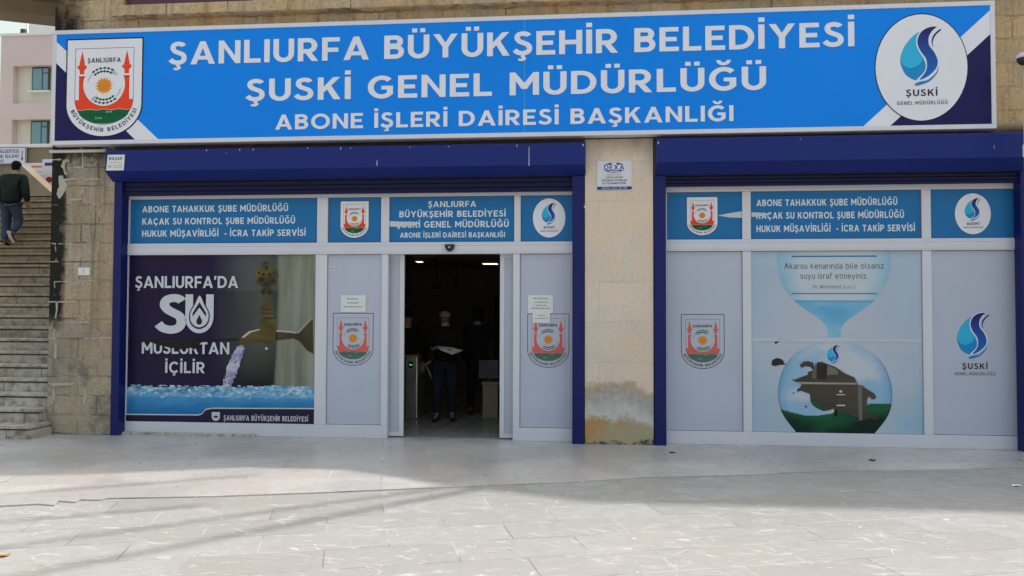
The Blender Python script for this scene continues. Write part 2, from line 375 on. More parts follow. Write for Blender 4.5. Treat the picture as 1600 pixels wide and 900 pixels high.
def stroke(pts, s):
    L, Rr = [], []
    for i in range(len(pts)):
        a = pts[max(0, i-1)]; b = pts[min(len(pts)-1, i+1)]
        dx, dz = b[0]-a[0], b[1]-a[1]; d = math.hypot(dx, dz) or 1
        L.append((pts[i][0]-dz/d*s/2, pts[i][1]+dx/d*s/2)); Rr.append((pts[i][0]+dz/d*s/2, pts[i][1]-dx/d*s/2))
    return L + Rr[::-1]
S = 0.205; B = 0.185                   # stem and bar
def bowl(x0, x1, z0, z1, w=None):      # D-like half ring closed on the left by the stem
    h = (z1-z0)/2; rx = min(x1-x0, h*1.02); cx = x1-rx
    return [rc(x0, cx+0.005, z1-B, z1), rc(x0, cx+0.005, z0, z0+B), arc(cx, (z0+z1)/2, rx, h, -90, 90) + arc(cx, (z0+z1)/2, rx-S, h-B, 90, -90)]
def S_shape():
    c = catmull([(0.565, 0.745), (0.50, 0.865), (0.335, 0.915), (0.17, 0.865), (0.125, 0.73), (0.20, 0.595), (0.345, 0.52), (0.50, 0.435), (0.56, 0.285), (0.49, 0.14), (0.315, 0.085), (0.14, 0.13), (0.035, 0.235)], 5)
    c = c[3:]
    return [stroke(c, S*0.93)]
def C_shape(a=42): return ring(0.47, 0.5, 0.47, 0.515, a, 360-a, S, 26)
def U_shape(w=0.77): return [rc(0, S, 0.36, 1), rc(w-S, w, 0.36, 1), arc(w/2, 0.362, w/2, 0.377, 180, 360) + arc(w/2, 0.362, w/2-S, 0.19, 360, 180)]
def dots(w): return [rc(w/2-0.235, w/2-0.055, 1.10, 1.27), rc(w/2+0.055, w/2+0.235, 1.10, 1.27)]
def cedilla(x): return [[(x-0.02, 0.03), (x+0.10, 0.03), (x+0.07, -0.05), (x+0.13, -0.11), (x+0.10, -0.20), (x-0.03, -0.245), (x-0.16, -0.21), (x-0.13, -0.13), (x-0.03, -0.15), (x+0.0, -0.11), (x-0.07, -0.07)]]
def breve(x): return [arc(x, 1.31, 0.235, 0.23, 180, 360, 10) + arc(x, 1.31, 0.10, 0.095, 360, 180, 10)]
GEO = {}
def g(ch, w, *polys): GEO[ch] = (w, [p for q in polys for p in q])
g('A', 0.93, [[(0, 0), (0.225, 0), (0.565, 1), (0.365, 1)], [(0.93, 0), (0.705, 0), (0.365, 1), (0.565, 1)], rc(0.2, 0.73, 0.195, 0.36)])
g('B', 0.72, [rc(0, S, 0, 1)], bowl(S-0.01, 0.68, 0.47, 1), bowl(S-0.01, 0.72, 0, 0.60))
g('C', 0.86, C_shape()); g('Ç', 0.86, C_shape(), cedilla(0.47))
g('D', 0.84, [rc(0, S, 0, 1)], [rc(S-0.01, 0.36, 1-B, 1), rc(S-0.01, 0.36, 0, B), arc(0.355, 0.5, 0.485, 0.5, -90, 90) + arc(0.355, 0.5, 0.485-S, 0.5-B, 90, -90)])
g('E', 0.66, [rc(0, S, 0, 1), rc(S-0.01, 0.645, 1-B, 1), rc(S-0.01, 0.585, 0.41, 0.59), rc(S-0.01, 0.66, 0, B)])
g('F', 0.65, [rc(0, S, 0, 1), rc(S-0.01, 0.65, 1-B, 1), rc(S-0.01, 0.60, 0.37, 0.555)])
Gs = ring(0.48, 0.5, 0.48, 0.515, 45, 322, S, 26) + [rc(0.66, 0.87, 0.17, 0.555), rc(0.47, 0.67, 0.39, 0.555)]
g('G', 0.90, Gs); g('Ğ', 0.90, Gs, breve(0.47))
g('H', 0.80, [rc(0, S, 0, 1), rc(0.80-S, 0.80, 0, 1), rc(S-0.01, 0.81-S, 0.405, 0.595)])
g('I', S, [rc(0, S, 0, 1)]); g('İ', S, [rc(0, S, 0, 1), rc(0.0, S, 1.10, 1.285)])
g('K', 0.80, [rc(0, S, 0, 1), [(S-0.01, 0.30), (S-0.01, 0.56), (0.535, 1), (0.785, 1)], [(0.30, 0.50), (0.46, 0.64), (0.80, 0), (0.555, 0)]])
g('L', 0.62, [rc(0, S, 0, 1), rc(S-0.01, 0.62, 0, B)])
g('M', 0.98, [rc(0, S, 0, 1), rc(0.98-S, 0.98, 0, 1), [(S-0.02, 1), (0.0, 1), (0.49-0.09, 0.27), (0.49+0.09, 0.27), (0.49+0.02, 0.50)], [(0.98-S+0.02, 1), (0.98, 1), (0.49+0.09, 0.27), (0.49-0.09, 0.27), (0.49-0.02, 0.50)]])
g('N', 0.82, [rc(0, S, 0, 1), rc(0.82-S, 0.82, 0, 1), [(0.0, 1), (0.19, 1), (0.82, 0), (0.63, 0)]])
O_ = ring(0.51, 0.5, 0.51, 0.515, 0, 180, S, 18) + ring(0.51, 0.5, 0.51, 0.515, 180, 360, S, 18)
g('O', 1.02, O_)
g('P', 0.72, [rc(0, S, 0, 1)], bowl(S-0.01, 0.72, 0.33, 1))
g('R', 0.76, [rc(0, S, 0, 1)], bowl(S-0.01, 0.72, 0.34, 1), [[(0.27, 0.36), (0.50, 0.38), (0.76, 0), (0.52, 0)]])
g('S', 0.66, S_shape()); g('Ş', 0.66, S_shape(), cedilla(0.31))
g('T', 0.70, [rc(0, 0.70, 1-B, 1), rc(0.35-S/2, 0.35+S/2, 0, 1-B+0.01)])
g('U', 0.77, U_shape()); g('Ü', 0.77, U_shape(), dots(0.77))
g('V', 0.92, [[(0, 1), (0.225, 1), (0.56, 0), (0.36, 0)], [(0.92, 1), (0.695, 1), (0.36, 0), (0.56, 0)]])
g('X', 0.84, [[(0, 0), (0.25, 0), (0.83, 1), (0.58, 1)], [(0.84, 0), (0.59, 0), (0.01, 1), (0.26, 1)]])
g('Y', 0.88, [[(0, 1), (0.235, 1), (0.50, 0.52), (0.44, 0.33), (0.37, 0.40)], [(0.88, 1), (0.645, 1), (0.38, 0.52), (0.44, 0.33), (0.51, 0.40)], rc(0.44-S/2, 0.44+S/2, 0, 0.46)])
g('-', 0.36, [rc(0, 0.36, 0.30, 0.48)]); g('’', 0.22, [[(0.02, 1), (0.22, 1), (0.14, 0.68), (0.0, 0.68)]]); g('.', 0.2, [rc(0, 0.2, 0, 0.2)])
INTER={'A':['16,0 201,509 276,509 463,0 395,0 283,314 232,478 245,478 191,302 85,0','110,142 110,199 370,199 370,142'],'k':['110,137 110,212 121,212 284,379 360,379 184,199 177,199','53,0 53,509 114,509 114,0','294,0 148,186 191,229 372,0'],'a':['160,-9 132,-6 106,0 83,11 63,26 41,55 33,80 30,108 32,132 39,152 55,176 86,198 125,211 242,228 265,235 272,241 275,249 272,282 258,309 240,322 206,330 166,328 149,322 123,306 109,290 100,274 41,291 53,317 79,346 110,366 133,375 182,384 220,383 268,370 294,354 310,339 322,320 331,297 336,268 337,0 277,0 277,52 272,52 262,36 232,9 206,-2','170,45 196,48 218,54 245,71 258,85 271,111 275,129 276,190 264,183 134,159 108,144 99,134 94,121 93,90 98,78 111,63 137,50'],'r':['53,0 53,379 112,379 112,321 115,321 126,342 142,360 163,374 187,382 243,384 243,322 207,326 168,319 137,298 126,284 118,267 114,247 114,0'],'s':['182,-8 152,-6 125,-1 100,9 79,21 54,47 43,69 36,94 94,107 102,84 116,67 144,51 168,46 196,46 234,56 253,69 264,85 268,103 263,124 254,136 241,145 223,152 130,175 97,190 72,208 56,231 51,244 47,274 53,310 65,332 82,350 103,364 128,375 156,382 187,384 216,383 242,377 274,361 292,347 305,330 324,290 268,277 256,301 243,316 225,326 201,332 174,332 151,327 131,317 112,295 109,277 114,255 124,243 159,226 249,204 282,190 306,171 322,149 327,136 331,107 324,69 312,47 295,28 273,13 246,1 216,-6'],'u':['182,-5 153,-3 127,5 104,18 84,36 69,59 59,87 53,120 53,379 114,379 115,127 122,98 129,86 147,66 171,54 200,50 221,52 240,58 257,67 272,80 283,97 291,117 296,140 296,379 357,379 357,0 298,0 298,92 307,92 291,54 269,27 244,9 215,-2'],'e':['212,-8 170,-4 133,8 117,16 88,39 76,53 56,85 42,122 35,164 35,210 48,271 64,307 87,336 115,359 131,368 166,380 205,384 230,383 266,374 299,357 328,331 344,309 357,282 366,250 371,214 371,169 75,169 75,221 338,221 310,202 308,231 302,257 292,280 279,299 263,314 242,324 218,329 192,329 167,324 146,313 129,298 109,270 101,247 96,223 97,161 101,132 110,106 124,85 141,68 162,56 186,49 212,46 246,50 274,63 290,78 306,105 365,91 356,68 343,48 326,31 306,16 270,0 242,-6'],'n':['114,0 53,0 53,379 112,379 112,287 102,287 119,324 140,352 165,370 195,381 227,384 257,382 283,374 306,362 325,344 341,321 351,293 356,259 357,0 296,0 295,252 288,281 281,294 263,313 239,325 210,329 189,327 170,322 152,312 138,299 126,283 118,263 114,240'],'ı':['53,0 53,379 114,379 114,0'],'d':['195,-8 159,-4 126,7 98,27 74,52 55,84 42,122 35,165 35,212 42,255 55,293 74,325 98,350 127,369 159,381 196,384 222,383 244,377 269,363 282,352 306,319 311,319 311,509 372,509 372,0 313,0 313,59 307,59 281,25 268,14 243,-1 221,-6','218,47 253,58 272,73 288,92 299,115 307,142 311,173 311,206 307,236 300,263 288,286 273,304 253,318 218,329 191,329 155,318 135,303 120,284 108,261 101,234 97,205 97,174 101,144 109,117 120,93 136,74 166,54 191,48'],'b':['229,-8 204,-6 182,-1 156,14 143,25 118,59 112,59 112,0 53,0 53,509 114,509 114,319 118,319 143,352 155,363 181,377 203,383 229,384 265,381 298,369 327,350 351,325 370,293 383,255 389,212 389,165 383,122 370,84 351,52 327,27 298,7 266,-4','234,48 258,54 289,74 304,93 316,117 324,144 328,174 328,205 324,234 316,261 304,284 289,303 270,318 234,329 207,329 171,318 152,304 137,286 125,263 117,236 113,206 113,173 117,142 125,115 137,92 152,73 172,58 207,47'],'i':['53,0 53,379 114,379 114,0','77,443 65,447 49,460 42,477 43,496 49,507 65,519 77,523 103,519 118,507 124,496 126,477 118,460 103,447'],'l':['123,-1 95,6 74,20 60,41 53,68 53,509 114,509 114,89 120,62 127,56 139,52 170,54 181,3 157,-1'],'o':['187,-7 150,1 133,8 102,27 76,53 56,85 42,123 35,165 35,211 42,253 56,291 76,323 102,349 133,369 150,376 187,383 228,383 265,376 282,369 314,349 339,323 359,291 373,253 380,211 380,165 367,103 350,68 327,39 299,16 265,1 228,-7','222,47 260,59 280,74 295,94 307,117 315,144 319,173 315,231 307,258 295,282 280,302 260,317 222,329 193,329 167,323 136,302 120,282 108,258 101,231 97,173 101,144 108,117 120,94 136,74 167,53 193,47'],'z':['42,0 42,46 254,320 254,323 48,323 48,379 333,379 333,331 126,60 126,56 339,56 339,0'],'y':['47,-139 61,-86 92,-90 110,-88 130,-74 139,-62 163,-1 17,379 84,379 179,114 206,21 184,21 215,128 305,379 371,379 194,-80 170,-114 155,-127 121,-142 80,-145'],'f':['228,379 228,327 6,327 6,379','81,0 81,444 86,467 96,486 109,502 135,519 155,526 187,530 216,528 243,521 227,468 195,474 175,472 160,465 146,447 142,429 142,0'],'t':['204,379 204,327 6,327 6,379','65,471 126,471 126,88 130,73 136,61 146,54 161,50 202,54 213,2 168,-4 133,0 104,12 82,32 75,45 66,75'],'m':['53,0 53,379 112,379 112,295 108,295 115,318 126,337 147,360 172,376 200,385 219,386 250,382 276,370 297,350 312,325 321,295 312,295 320,316 337,343 361,364 391,379 437,386 462,384 486,377 508,365 526,349 541,328 551,303 556,272 557,0 496,0 495,269 487,295 473,313 453,324 419,330 399,329 374,320 355,304 345,290 336,257 335,0 274,0 273,272 267,293 244,318 224,327 199,330 182,329 158,320 137,304 126,289 118,271 114,250 114,0'],'.':['81,-2 69,4 58,14 52,27 50,48 54,62 69,78 81,85 103,86 122,78 136,62 140,48 139,27 132,14 116,0 103,-4'],'H':['60,0 60,509 125,509 125,289 392,289 392,509 457,509 457,0 392,0 392,232 125,232 125,0'],'M':['60,0 60,509 152,509 283,172 322,49 307,49 352,187 476,509 568,509 568,0 504,0 507,457 513,457 473,337 342,0 286,0 168,296 112,457 119,457 122,0'],'h':['114,0 53,0 53,509 114,509 114,287 102,287 119,324 140,352 165,370 195,381 227,384 257,382 283,374 306,362 326,344 341,321 351,293 356,259 357,0 296,0 295,252 288,281 281,294 263,313 239,325 210,329 189,327 170,322 152,312 138,299 126,283 118,263 114,240'],'(':['90,229 101,324 124,418 157,503 177,539 236,539 199,451 171,359 155,269 152,227 155,152 169,76 196,-5 236,-96 177,-96 145,-36 121,24 103,85 93,146'],'v':['163,0 17,379 84,379 179,114 206,21 184,21 215,128 305,379 371,379 226,0'],')':['37,-96 78,-3 105,78 119,153 121,227 115,291 107,336 82,428 66,474 37,539 97,539 116,503 149,418 173,323 184,229 180,145 170,84 152,23 127,-37 97,-96'],'0':['205,-6 165,4 147,13 115,38 89,71 69,113 55,164 49,222 49,286 55,344 69,395 89,437 115,471 147,496 165,504 205,514 249,514 288,504 306,496 338,471 364,437 384,395 398,344 404,286 404,222 398,164 384,113 364,71 339,38 307,13 289,4 249,-6','241,50 267,58 279,65 300,84 317,111 330,144 339,183 343,229 343,279 339,325 330,365 317,398 300,425 279,444 267,451 241,459 212,459 186,451 174,444 153,425 136,398 123,365 114,325 110,279 110,229 114,183 123,144 136,111 153,84 174,65 186,58 212,50'],'1':['76,0 76,55 391,55 391,0','276,509 276,0 212,0 212,448 86,358 86,427 198,509'],'2':['64,0 64,47 282,282 306,318 319,353 318,392 312,410 296,433 282,444 245,458 201,458 172,447 150,429 139,413 129,384 127,362 66,362 69,397 79,428 105,468 129,488 158,503 207,515 243,515 276,509 306,497 343,469 361,445 374,418 381,372 377,339 371,318 345,271 299,215 153,60 153,57 389,57 389,0'],'3':['218,-7 182,-4 148,4 118,17 92,35 62,70 49,99 44,132 109,132 113,112 121,95 140,74 175,56 219,50 265,57 285,66 301,78 320,102 327,122 329,145 324,177 310,205 295,221 275,234 249,242 219,247 157,248 157,299 288,448 288,452 70,452 70,509 372,509 372,461 211,278 211,289 254,290 291,282 338,258 361,236 385,193 392,162 392,127 385,95 361,53 337,30 292,6 257,-4'],'4':['40,105 40,158 247,509 311,509 109,163 413,163 413,105','282,0 282,318 343,318 343,0'],'5':['221,-7 186,-4 155,5 114,28 92,48 75,73 64,100 60,130 122,130 126,113 133,96 157,70 182,57 221,50 245,52 266,59 294,78 314,104 323,126 327,149 327,175 323,199 314,221 293,248 264,267 242,275 197,276 158,265 128,246 67,253 96,509 366,509 366,452 151,452 134,301 159,317 187,328 229,334 256,332 282,325 316,309 336,294 368,255 383,218 389,192 391,163 387,126 369,76 337,35 293,7 259,-3'],'6':['208,-6 173,1 142,15 115,35 84,74 71,107 64,143 64,177 69,207 80,239 97,275 122,317 252,509 322,509 151,261 145,261 156,278 182,300 203,310 235,314 270,311 302,302 341,277 370,240 382,210 388,176 388,138 381,104 368,73 337,34 310,14 279,1 245,-6','238,49 259,54 279,63 295,76 314,101 323,122 327,145 327,170 323,193 314,213 295,239 279,251 259,260 238,265 215,265 193,260 174,252 157,239 138,214 130,193 125,171 125,146 130,123 138,102 157,76 174,63 193,54 215,49'],'7':['97,0 323,452 62,452 62,509 391,509 391,449 165,0'],'8':['206,-6 169,0 136,11 107,28 84,50 66,75 55,104 52,135 54,160 65,195 84,225 101,241 131,258 153,265 153,267 125,278 113,286 93,308 78,335 70,380 74,410 83,437 99,462 120,482 146,498 176,509 209,515 244,515 277,509 306,498 332,482 353,462 369,437 378,410 382,380 374,335 359,308 339,286 327,278 300,267 300,265 322,258 342,248 360,233 375,216 392,184 399,160 401,135 397,104 387,75 369,50 346,28 317,11 284,0 246,-6','264,53 285,60 303,71 317,84 328,100 336,128 336,150 331,170 322,189 309,204 292,217 273,227 239,235 214,235 190,231 169,223 151,211 136,197 121,170 116,150 116,128 120,109 129,91 142,77 158,65 178,56 213,50','237,290 266,296 296,316 307,330 315,347 319,366 315,404 308,420 297,434 266,453 237,459 215,459 186,453 155,434 145,420 137,404 133,386 137,347 145,330 156,316 178,300 196,293'],'9':['245,515 279,508 310,494 337,474 368,434 381,402 388,366 388,332 383,302 373,270 356,234 331,192 200,0 130,0 301,248 307,248 297,231 270,208 250,199 218,195 183,198 151,207 112,232 83,269 71,299 64,333 64,370 71,405 85,436 116,475 143,494 174,508 208,515','215,460 193,455 174,446 157,433 138,407 130,387 126,364 126,339 130,316 138,295 157,270 174,257 193,248 215,244 238,244 259,248 279,257 295,270 314,295 323,315 327,338 327,363 323,386 314,407 295,433 279,446 259,455 238,460'],}

def _in(s): return [tuple(float(v)/509 for v in p.split(',')) for p in s.split()]
INT = {k: [_in(L) for L in v] for k, v in INTER.items()}

def layout(text, font='geo', track=0.12, space=0.40):
    """-> total width, list of (x offset, polys, holes?)"""
    out = []; x = 0
    for ch in text:
        if ch == ' ': x += space; continue
        if font == 'geo':
            w, polys = GEO[ch]; out.append((x, w, [[p] for p in polys])); x += w + track
        else:
            L = INT[ch]; x0 = min(p[0] for q in L for p in q); x1 = max(p[0] for q in L for p in q)
            area = lambda q: sum(a[0]*b[1]-b[0]*a[1] for a, b in zip(q, q[1:]+q[:1]))/2
            def inside(pt, q):
                c = False
                for a, b in zip(q, q[1:]+q[:1]):
                    if (a[1] > pt[1]) != (b[1] > pt[1]) and pt[0] < (b[0]-a[0])*(pt[1]-a[1])/(b[1]-a[1])+a[0]: c = not c
                return c
            outer = [q for q in L if area(q) < 0]
            polys = [[[(p[0]-x0, p[1]) for p in q]] + [[(p[0]-x0, p[1]) for p in h] for h in L if area(h) > 0 and inside(h[0], q)] for q in outer]
            out.append((x, x1-x0, polys)); x += (x1-x0) + track
    return x - track, out

# ------------------------------------------------------------------ printed flat art: layered polygons with ink colours
def lin(r, g_, b):
    f = lambda c: ((c/255)/12.92 if c <= 10 else ((c/255+0.055)/1.055)**2.4)
    return (f(r), f(g_), f(b))
class Art:
    def __init__(s, Y): s.Y = Y; s.v = []; s.f = []; s.c = []; s.k = 0
    def layer(s, n=1): s.k += n; return s
    def poly(s, pts, col, holes=(), dz=None, z_off=0.0):
        y = s.Y - s.k*0.0005 - z_off
        loops = [list(pts)] + [list(h) for h in holes]
        loops = [[p for i, p in enumerate(L) if (abs(p[0]-L[i-1][0])+abs(p[1]-L[i-1][1])) > 1e-6] for L in loops]
        tri = tessellate_polygon([[Vector((p[0], p[1], 0)) for p in L] for L in loops])
        flat = [p for L in loops for p in L]; b = len(s.v)
        s.v += [(p[0], y, p[1]) for p in flat]
        for t in tri:
            a, c_, d = (flat[i] for i in t)
            ar = (c_[0]-a[0])*(d[1]-a[1]) - (d[0]-a[0])*(c_[1]-a[1])
            if abs(ar) < 1e-12: continue
            s.f.append([b+i for i in (t if ar > 0 else t[::-1])])
        cf = col if callable(col) else (lambda x, z: col)
        s.c += [cf(p[0], p[1]) for p in flat]
        return s
    def grid(s, x0, x1, z0, z1, nx, nz, fn, clip=None):
        y = s.Y - s.k*0.0005; b = len(s.v)
        for j in range(nz+1):
            for i in range(nx+1):
                x = x0+(x1-x0)*i/nx; z = z0+(z1-z0)*j/nz; s.v.append((x, y, z)); s.c.append(fn(x, z))
        for j in range(nz):
            for i in range(nx):
                xc = x0+(x1-x0)*(i+0.5)/nx; zc = z0+(z1-z0)*(j+0.5)/nz
                if clip and not clip(xc, zc): continue
                q = b+j*(nx+1)+i; s.f.append([q, q+1, q+nx+2, q+nx+1])
        return s
    def text(s, txt, x0, x1, z0, h, col, font='geo', track=0.12, space=0.40):
        W, gl = layout(txt, font, track, space); kx = (x1-x0)/W
        for (gx, w, polys) in gl:
            for i, pl in enumerate(polys):
                tr = lambda q: [(x0+(gx+p[0])*kx, z0+p[1]*h) for p in q]
                s.poly(tr(pl[0]), col, [tr(q) for q in pl[1:]], z_off=i*0.00012)
        return s
    def text_arc(s, txt, cx, cz, rx, rz, a0, a1, h, col, squeeze=1.0, track=0.14):
        W, gl = layout(txt, 'geo', track, 0.5)
        for (gx, w, polys) in gl:
            a = R(a0 + (a1-a0)*(gx+w/2)/W)
            px, pz = cx+rx*math.cos(a), cz+rz*math.sin(a)
            tx, tz = -rx*math.sin(a), rz*math.cos(a); d = math.hypot(tx, tz); tx, tz = tx/d, tz/d
            for i, pl in enumerate(polys):
                s.poly([(px+(p[0]-w/2)*h*squeeze*tx-p[1]*h*tz, pz+(p[0]-w/2)*h*squeeze*tz+p[1]*h*tx) for p in pl[0]], col, z_off=i*0.00012)
        return s
    def build(s, name, parent=None, m=None):
        me = bpy.data.meshes.new(name); me.from_pydata(s.v, [], s.f)
        ca = me.color_attributes.new('ink', 'FLOAT_COLOR', 'POINT')
        buf = []
        for c in s.c: buf += [*c, 1.0]
        ca.data.foreach_set('color', buf)
        me.materials.append(m or M['art'])
        return link(bpy.data.objects.new(name, me), parent)

WHITE = (0.80, 0.79, 0.87); NAVY = lin(30, 25, 84); NAVYI = lin(30, 28, 66); RED = lin(236, 72, 40); GREEN = lin(8, 96, 58)
ORANGE = lin(240, 150, 40); BLUE = (0.002, 0.235, 0.87); INKD = lin(48, 44, 66)

def emblem(a, cx, zt, hw, hz, plate=True, line=NAVYI):
    """shield with two minarets: unit half-width hw, hz = unit height scale, top at zt"""
    T = lambda pts: [(cx+p[0]*hw, zt-p[1]*hz) for p in pts]
    RED, GREEN, ORANGE = [c if plate else tuple(q*0.72+0.28*w_ for q, w_ in zip(c, (0.30, 0.30, 0.36))) for c in (lin(236, 72, 40), lin(8, 96, 58), lin(240, 150, 40))]
    def shield(wd, top, side, bot, n=26): return [(-wd, top)] + [(-wd*math.cos(math.pi*i/n), side+(bot-side)*math.sin(math.pi*i/n)) for i in range(n+1)] + [(wd, top)]
    if plate:
        a.poly(T(shield(1.035, -0.035, 1.76, 2.655)), line); a.layer(); a.poly(T(shield(1.0, 0, 1.76, 2.616)), WHITE); a.layer()
    else:
        o = shield(1.0, 0, 1.76, 2.616); i_ = shield(0.97, 0.03, 1.76, 2.586); a.poly(T(o), line, [T(i_)]); a.layer()
    o = shield(0.79, 0.23, 1.62, 2.31); i_ = shield(0.775, 0.245, 1.62, 2.295)
    a.poly(T(o), lin(120, 110, 110), [T(i_)]); a.layer()
    n = 18
    ell = lambda x: 1.62 + 0.67*math.sqrt(max(0, 1-(x/0.78)**2))
    # red body with the round opening
    right = [(0.785*math.cos(R(t)), 1.62+0.67*math.sin(R(t))) for t in (0, 8, 16, 24, 25)]
    body = [(-0.785, 1.63), (-0.675, 1.63), (-0.675, 1.02), (-0.53, 1.02)] + [(-0.56*math.cos(R(t)), 1.21+0.59*math.sin(R(t))) for t in range(-12, 193, 8)] + [(0.53, 1.02), (0.675, 1.02), (0.675, 1.63), (0.785, 1.63)]
    wav = [(0.715-0.11*i, 1.895+0.015*math.sin(i*1.7)) for i in range(14)]
    a.poly(T(body + [(0.765, 1.77)] + wav + [(-0.765, 1.77)]), RED)
    for sx in (-0.6, 0.6):
        mn = [(0, 0.30), (0.075, 0.66), (0.075, 0.70), (0.125, 0.70), (0.125, 0.76), (0.06, 0.83), (0.06, 0.935), (-0.06, 0.935), (-0.06, 0.83), (-0.125, 0.76), (-0.125, 0.70), (-0.075, 0.70), (-0.075, 0.66)]
        a.poly(T([(sx+p[0], p[1]) for p in mn]), RED); a.poly(T([(sx-0.095, 0.985), (sx+0.095, 0.985), (sx+0.07, 1.03), (sx-0.07, 1.03)]), RED)
    gr = [(0.715-0.11*i, 1.905+0.015*math.sin(i*1.7)) for i in range(14)]
    a.poly(T(gr[::-1] + [(0.69*math.cos(R(t)), 1.90+0.385*math.sin(R(t))) for t in range(10, 171, 10)]), GREEN)
    a.layer(); a.poly(T([(-0.66, 2.045), (0, 2.03), (0.66, 2.05), (0.66, 2.06), (0, 2.042), (-0.66, 2.055)]), lin(10, 60, 40))
    for fx, fz, d in ((-0.12, 2.13, 1), (0.13, 1.965, -1)):
        a.poly(T([(fx-0.10*d, fz-0.035), (fx-0.06*d, fz), (fx-0.10*d, fz+0.035), (fx-0.08*d, fz)]), WHITE)
        a.poly(T(arc(fx+0.02*d, fz, 0.065, 0.022, 0, 360, 12)[:-1]), lin(120, 165, 140)); 
    # sun
    sun_ = []
    for i in range(32):
        r = 0.245 if i % 2 == 0 else 0.17
        sun_.append((r*math.cos(i*math.pi/16), 1.255+r*math.sin(i*math.pi/16)))
    a.poly(T(sun_), ORANGE); a.layer(); a.poly(T(arc(0, 1.255, 0.165, 0.165, 0, 360, 24)[:-1]), lin(222, 138, 40))
    # two wheat ears
    LEAF = lin(20, 74, 52); PALE = lin(176, 196, 186)
    for flip in (1, -1):
        for i in range(6):
            ang = R(128-i*13); cx_, cz_ = flip*0.43*math.cos(ang), 1.25-flip*0.43*math.sin(ang)
            tx, tz = flip*math.sin(ang), flip*math.cos(ang)
            for sd_ in (1, -1):
                ox, oz = cx_+math.cos(ang)*flip*0.045*sd_, cz_-math.sin(ang)*flip*0.045*sd_
                a.poly(T([(ox-tx*0.055, oz-tz*0.055), (ox+tz*0.034, oz-tx*0.034), (ox+tx*0.055, oz+tz*0.055), (ox-tz*0.034, oz+tx*0.034)]), LEAF)
        ang = R(52); cx_, cz_ = flip*0.43*math.cos(ang), 1.25-flip*0.43*math.sin(ang)
        a.poly(T([(cx_+0.085*math.cos(R(t)), cz_+0.05*math.sin(R(t))+flip*0.05*math.cos(R(t))) for t in range(0, 360, 30)]), PALE)
        st = stroke([(flip*0.45*math.cos(R(t)), 1.25-flip*0.45*math.sin(R(t))) for t in range(136, 176, 8)], 0.014); a.poly(T(st), lin(110, 140, 125))
    # writing
    a.layer(); a.text('ŞANLIURFA', cx-0.45*hw, cx+0.435*hw, zt-0.625*hz, 0.125*hz, INKD, track=0.2)
    a.text_arc('BÜYÜKŞEHİR BELEDİYESİ', cx, zt-1.60*hz, 0.955*hw, 0.90*hz, 201, 339, 0.108*hz, INKD, squeeze=hw/hz*1.0)
    return a

def drop_logo(a, X, Z, k_x, k_z):
    """water-drop mark; X,Z = centre of the reference box, k = metres per reference unit"""
    T = lambda pts: [(X+(p[0]-957)*k_x, Z-(p[1]-355)*k_z) for p in pts]
    deep = lin(40, 36, 110); mid = lin(30, 100, 190)
    left = catmull([(948, 198), (900, 232), (850, 295), (825, 370), (838, 430), (870, 478), (930, 503), (965, 470), (985, 420), (975, 375), (945, 320), (928, 268), (936, 226)], 5, True)
    a.poly(T(left), lambda x, z: lin(34, 140, 205)); a.layer()
    lt = catmull([(946, 202), (900, 236), (852, 298), (829, 365), (845, 405), (885, 425), (930, 412), (960, 385), (962, 355), (940, 315), (925, 268), (934, 228)], 5, True)
    a.poly(T(lt), lin(52, 182, 226))
    sw = catmull([(1055, 170), (1000, 175), (955, 205), (934, 262), (952, 318), (985, 365), (993, 410), (980, 455), (945, 500), (1000, 478), (1050, 430), (1060, 382), (1040, 330), (1008, 285), (1006, 235), (1028, 195)], 5, True)
    z_hi, z_lo = Z-(190-355)*k_z, Z-(440-355)*k_z
    def grad(x, z):
        t = max(0, min(1, (z-z_lo)/(z_hi-z_lo))); return tuple(mid[i]*(1-t)+deep[i]*t for i in range(3))
    a.layer(); a.poly(T(catmull([(1062, 162), (1000, 168), (948, 200), (926, 262), (944, 322), (978, 368), (986, 412), (972, 455), (925, 505), (1000, 486), (1058, 434), (1069, 382), (1048, 326), (1016, 283), (1014, 237), (1036, 197)], 5, True)), WHITE)
    a.layer(); a.poly(T(sw), grad)
    a.poly(T(catmull([(1085, 190), (1050, 222), (1031, 262), (1033, 300), (1023, 262), (1036, 222), (1070, 190)], 5, True)), deep)
    a.poly(T(catmull([(915, 527), (945, 512), (1000, 500), (1050, 455), (1066, 415), (1056, 460), (1010, 510), (960, 530), (925, 537)], 5, True)), lin(40, 130, 195))
    return a.layer()

def logo(a, cx, cz, hw, hh, ellipse=True, small=False):
    if ellipse:
        a.poly(arc(cx, cz, hw*1.02, hh*1.02, 0, 360, 48)[:-1], NAVYI); a.layer()
        a.poly(arc(cx, cz, hw, hh, 0, 360, 48)[:-1], WHITE); a.layer()
    kx, kz = hw/288.0, hh/333.0
    drop_logo(a, cx, cz+(422-355)*kz, kx, kz)
    a.text('ŞUSKİ', cx-(960-862)*kx, cx+(1056-957)*kx, cz+(422-602)*kz, 42*kz, INKD, track=0.2)
    a.text('GENEL MÜDÜRLÜĞÜ', cx-(957-800)*kx, cx+(1118-957)*kx, cz+(422-655)*kz, 22*kz, lin(110, 106, 122), track=0.25)
    return a
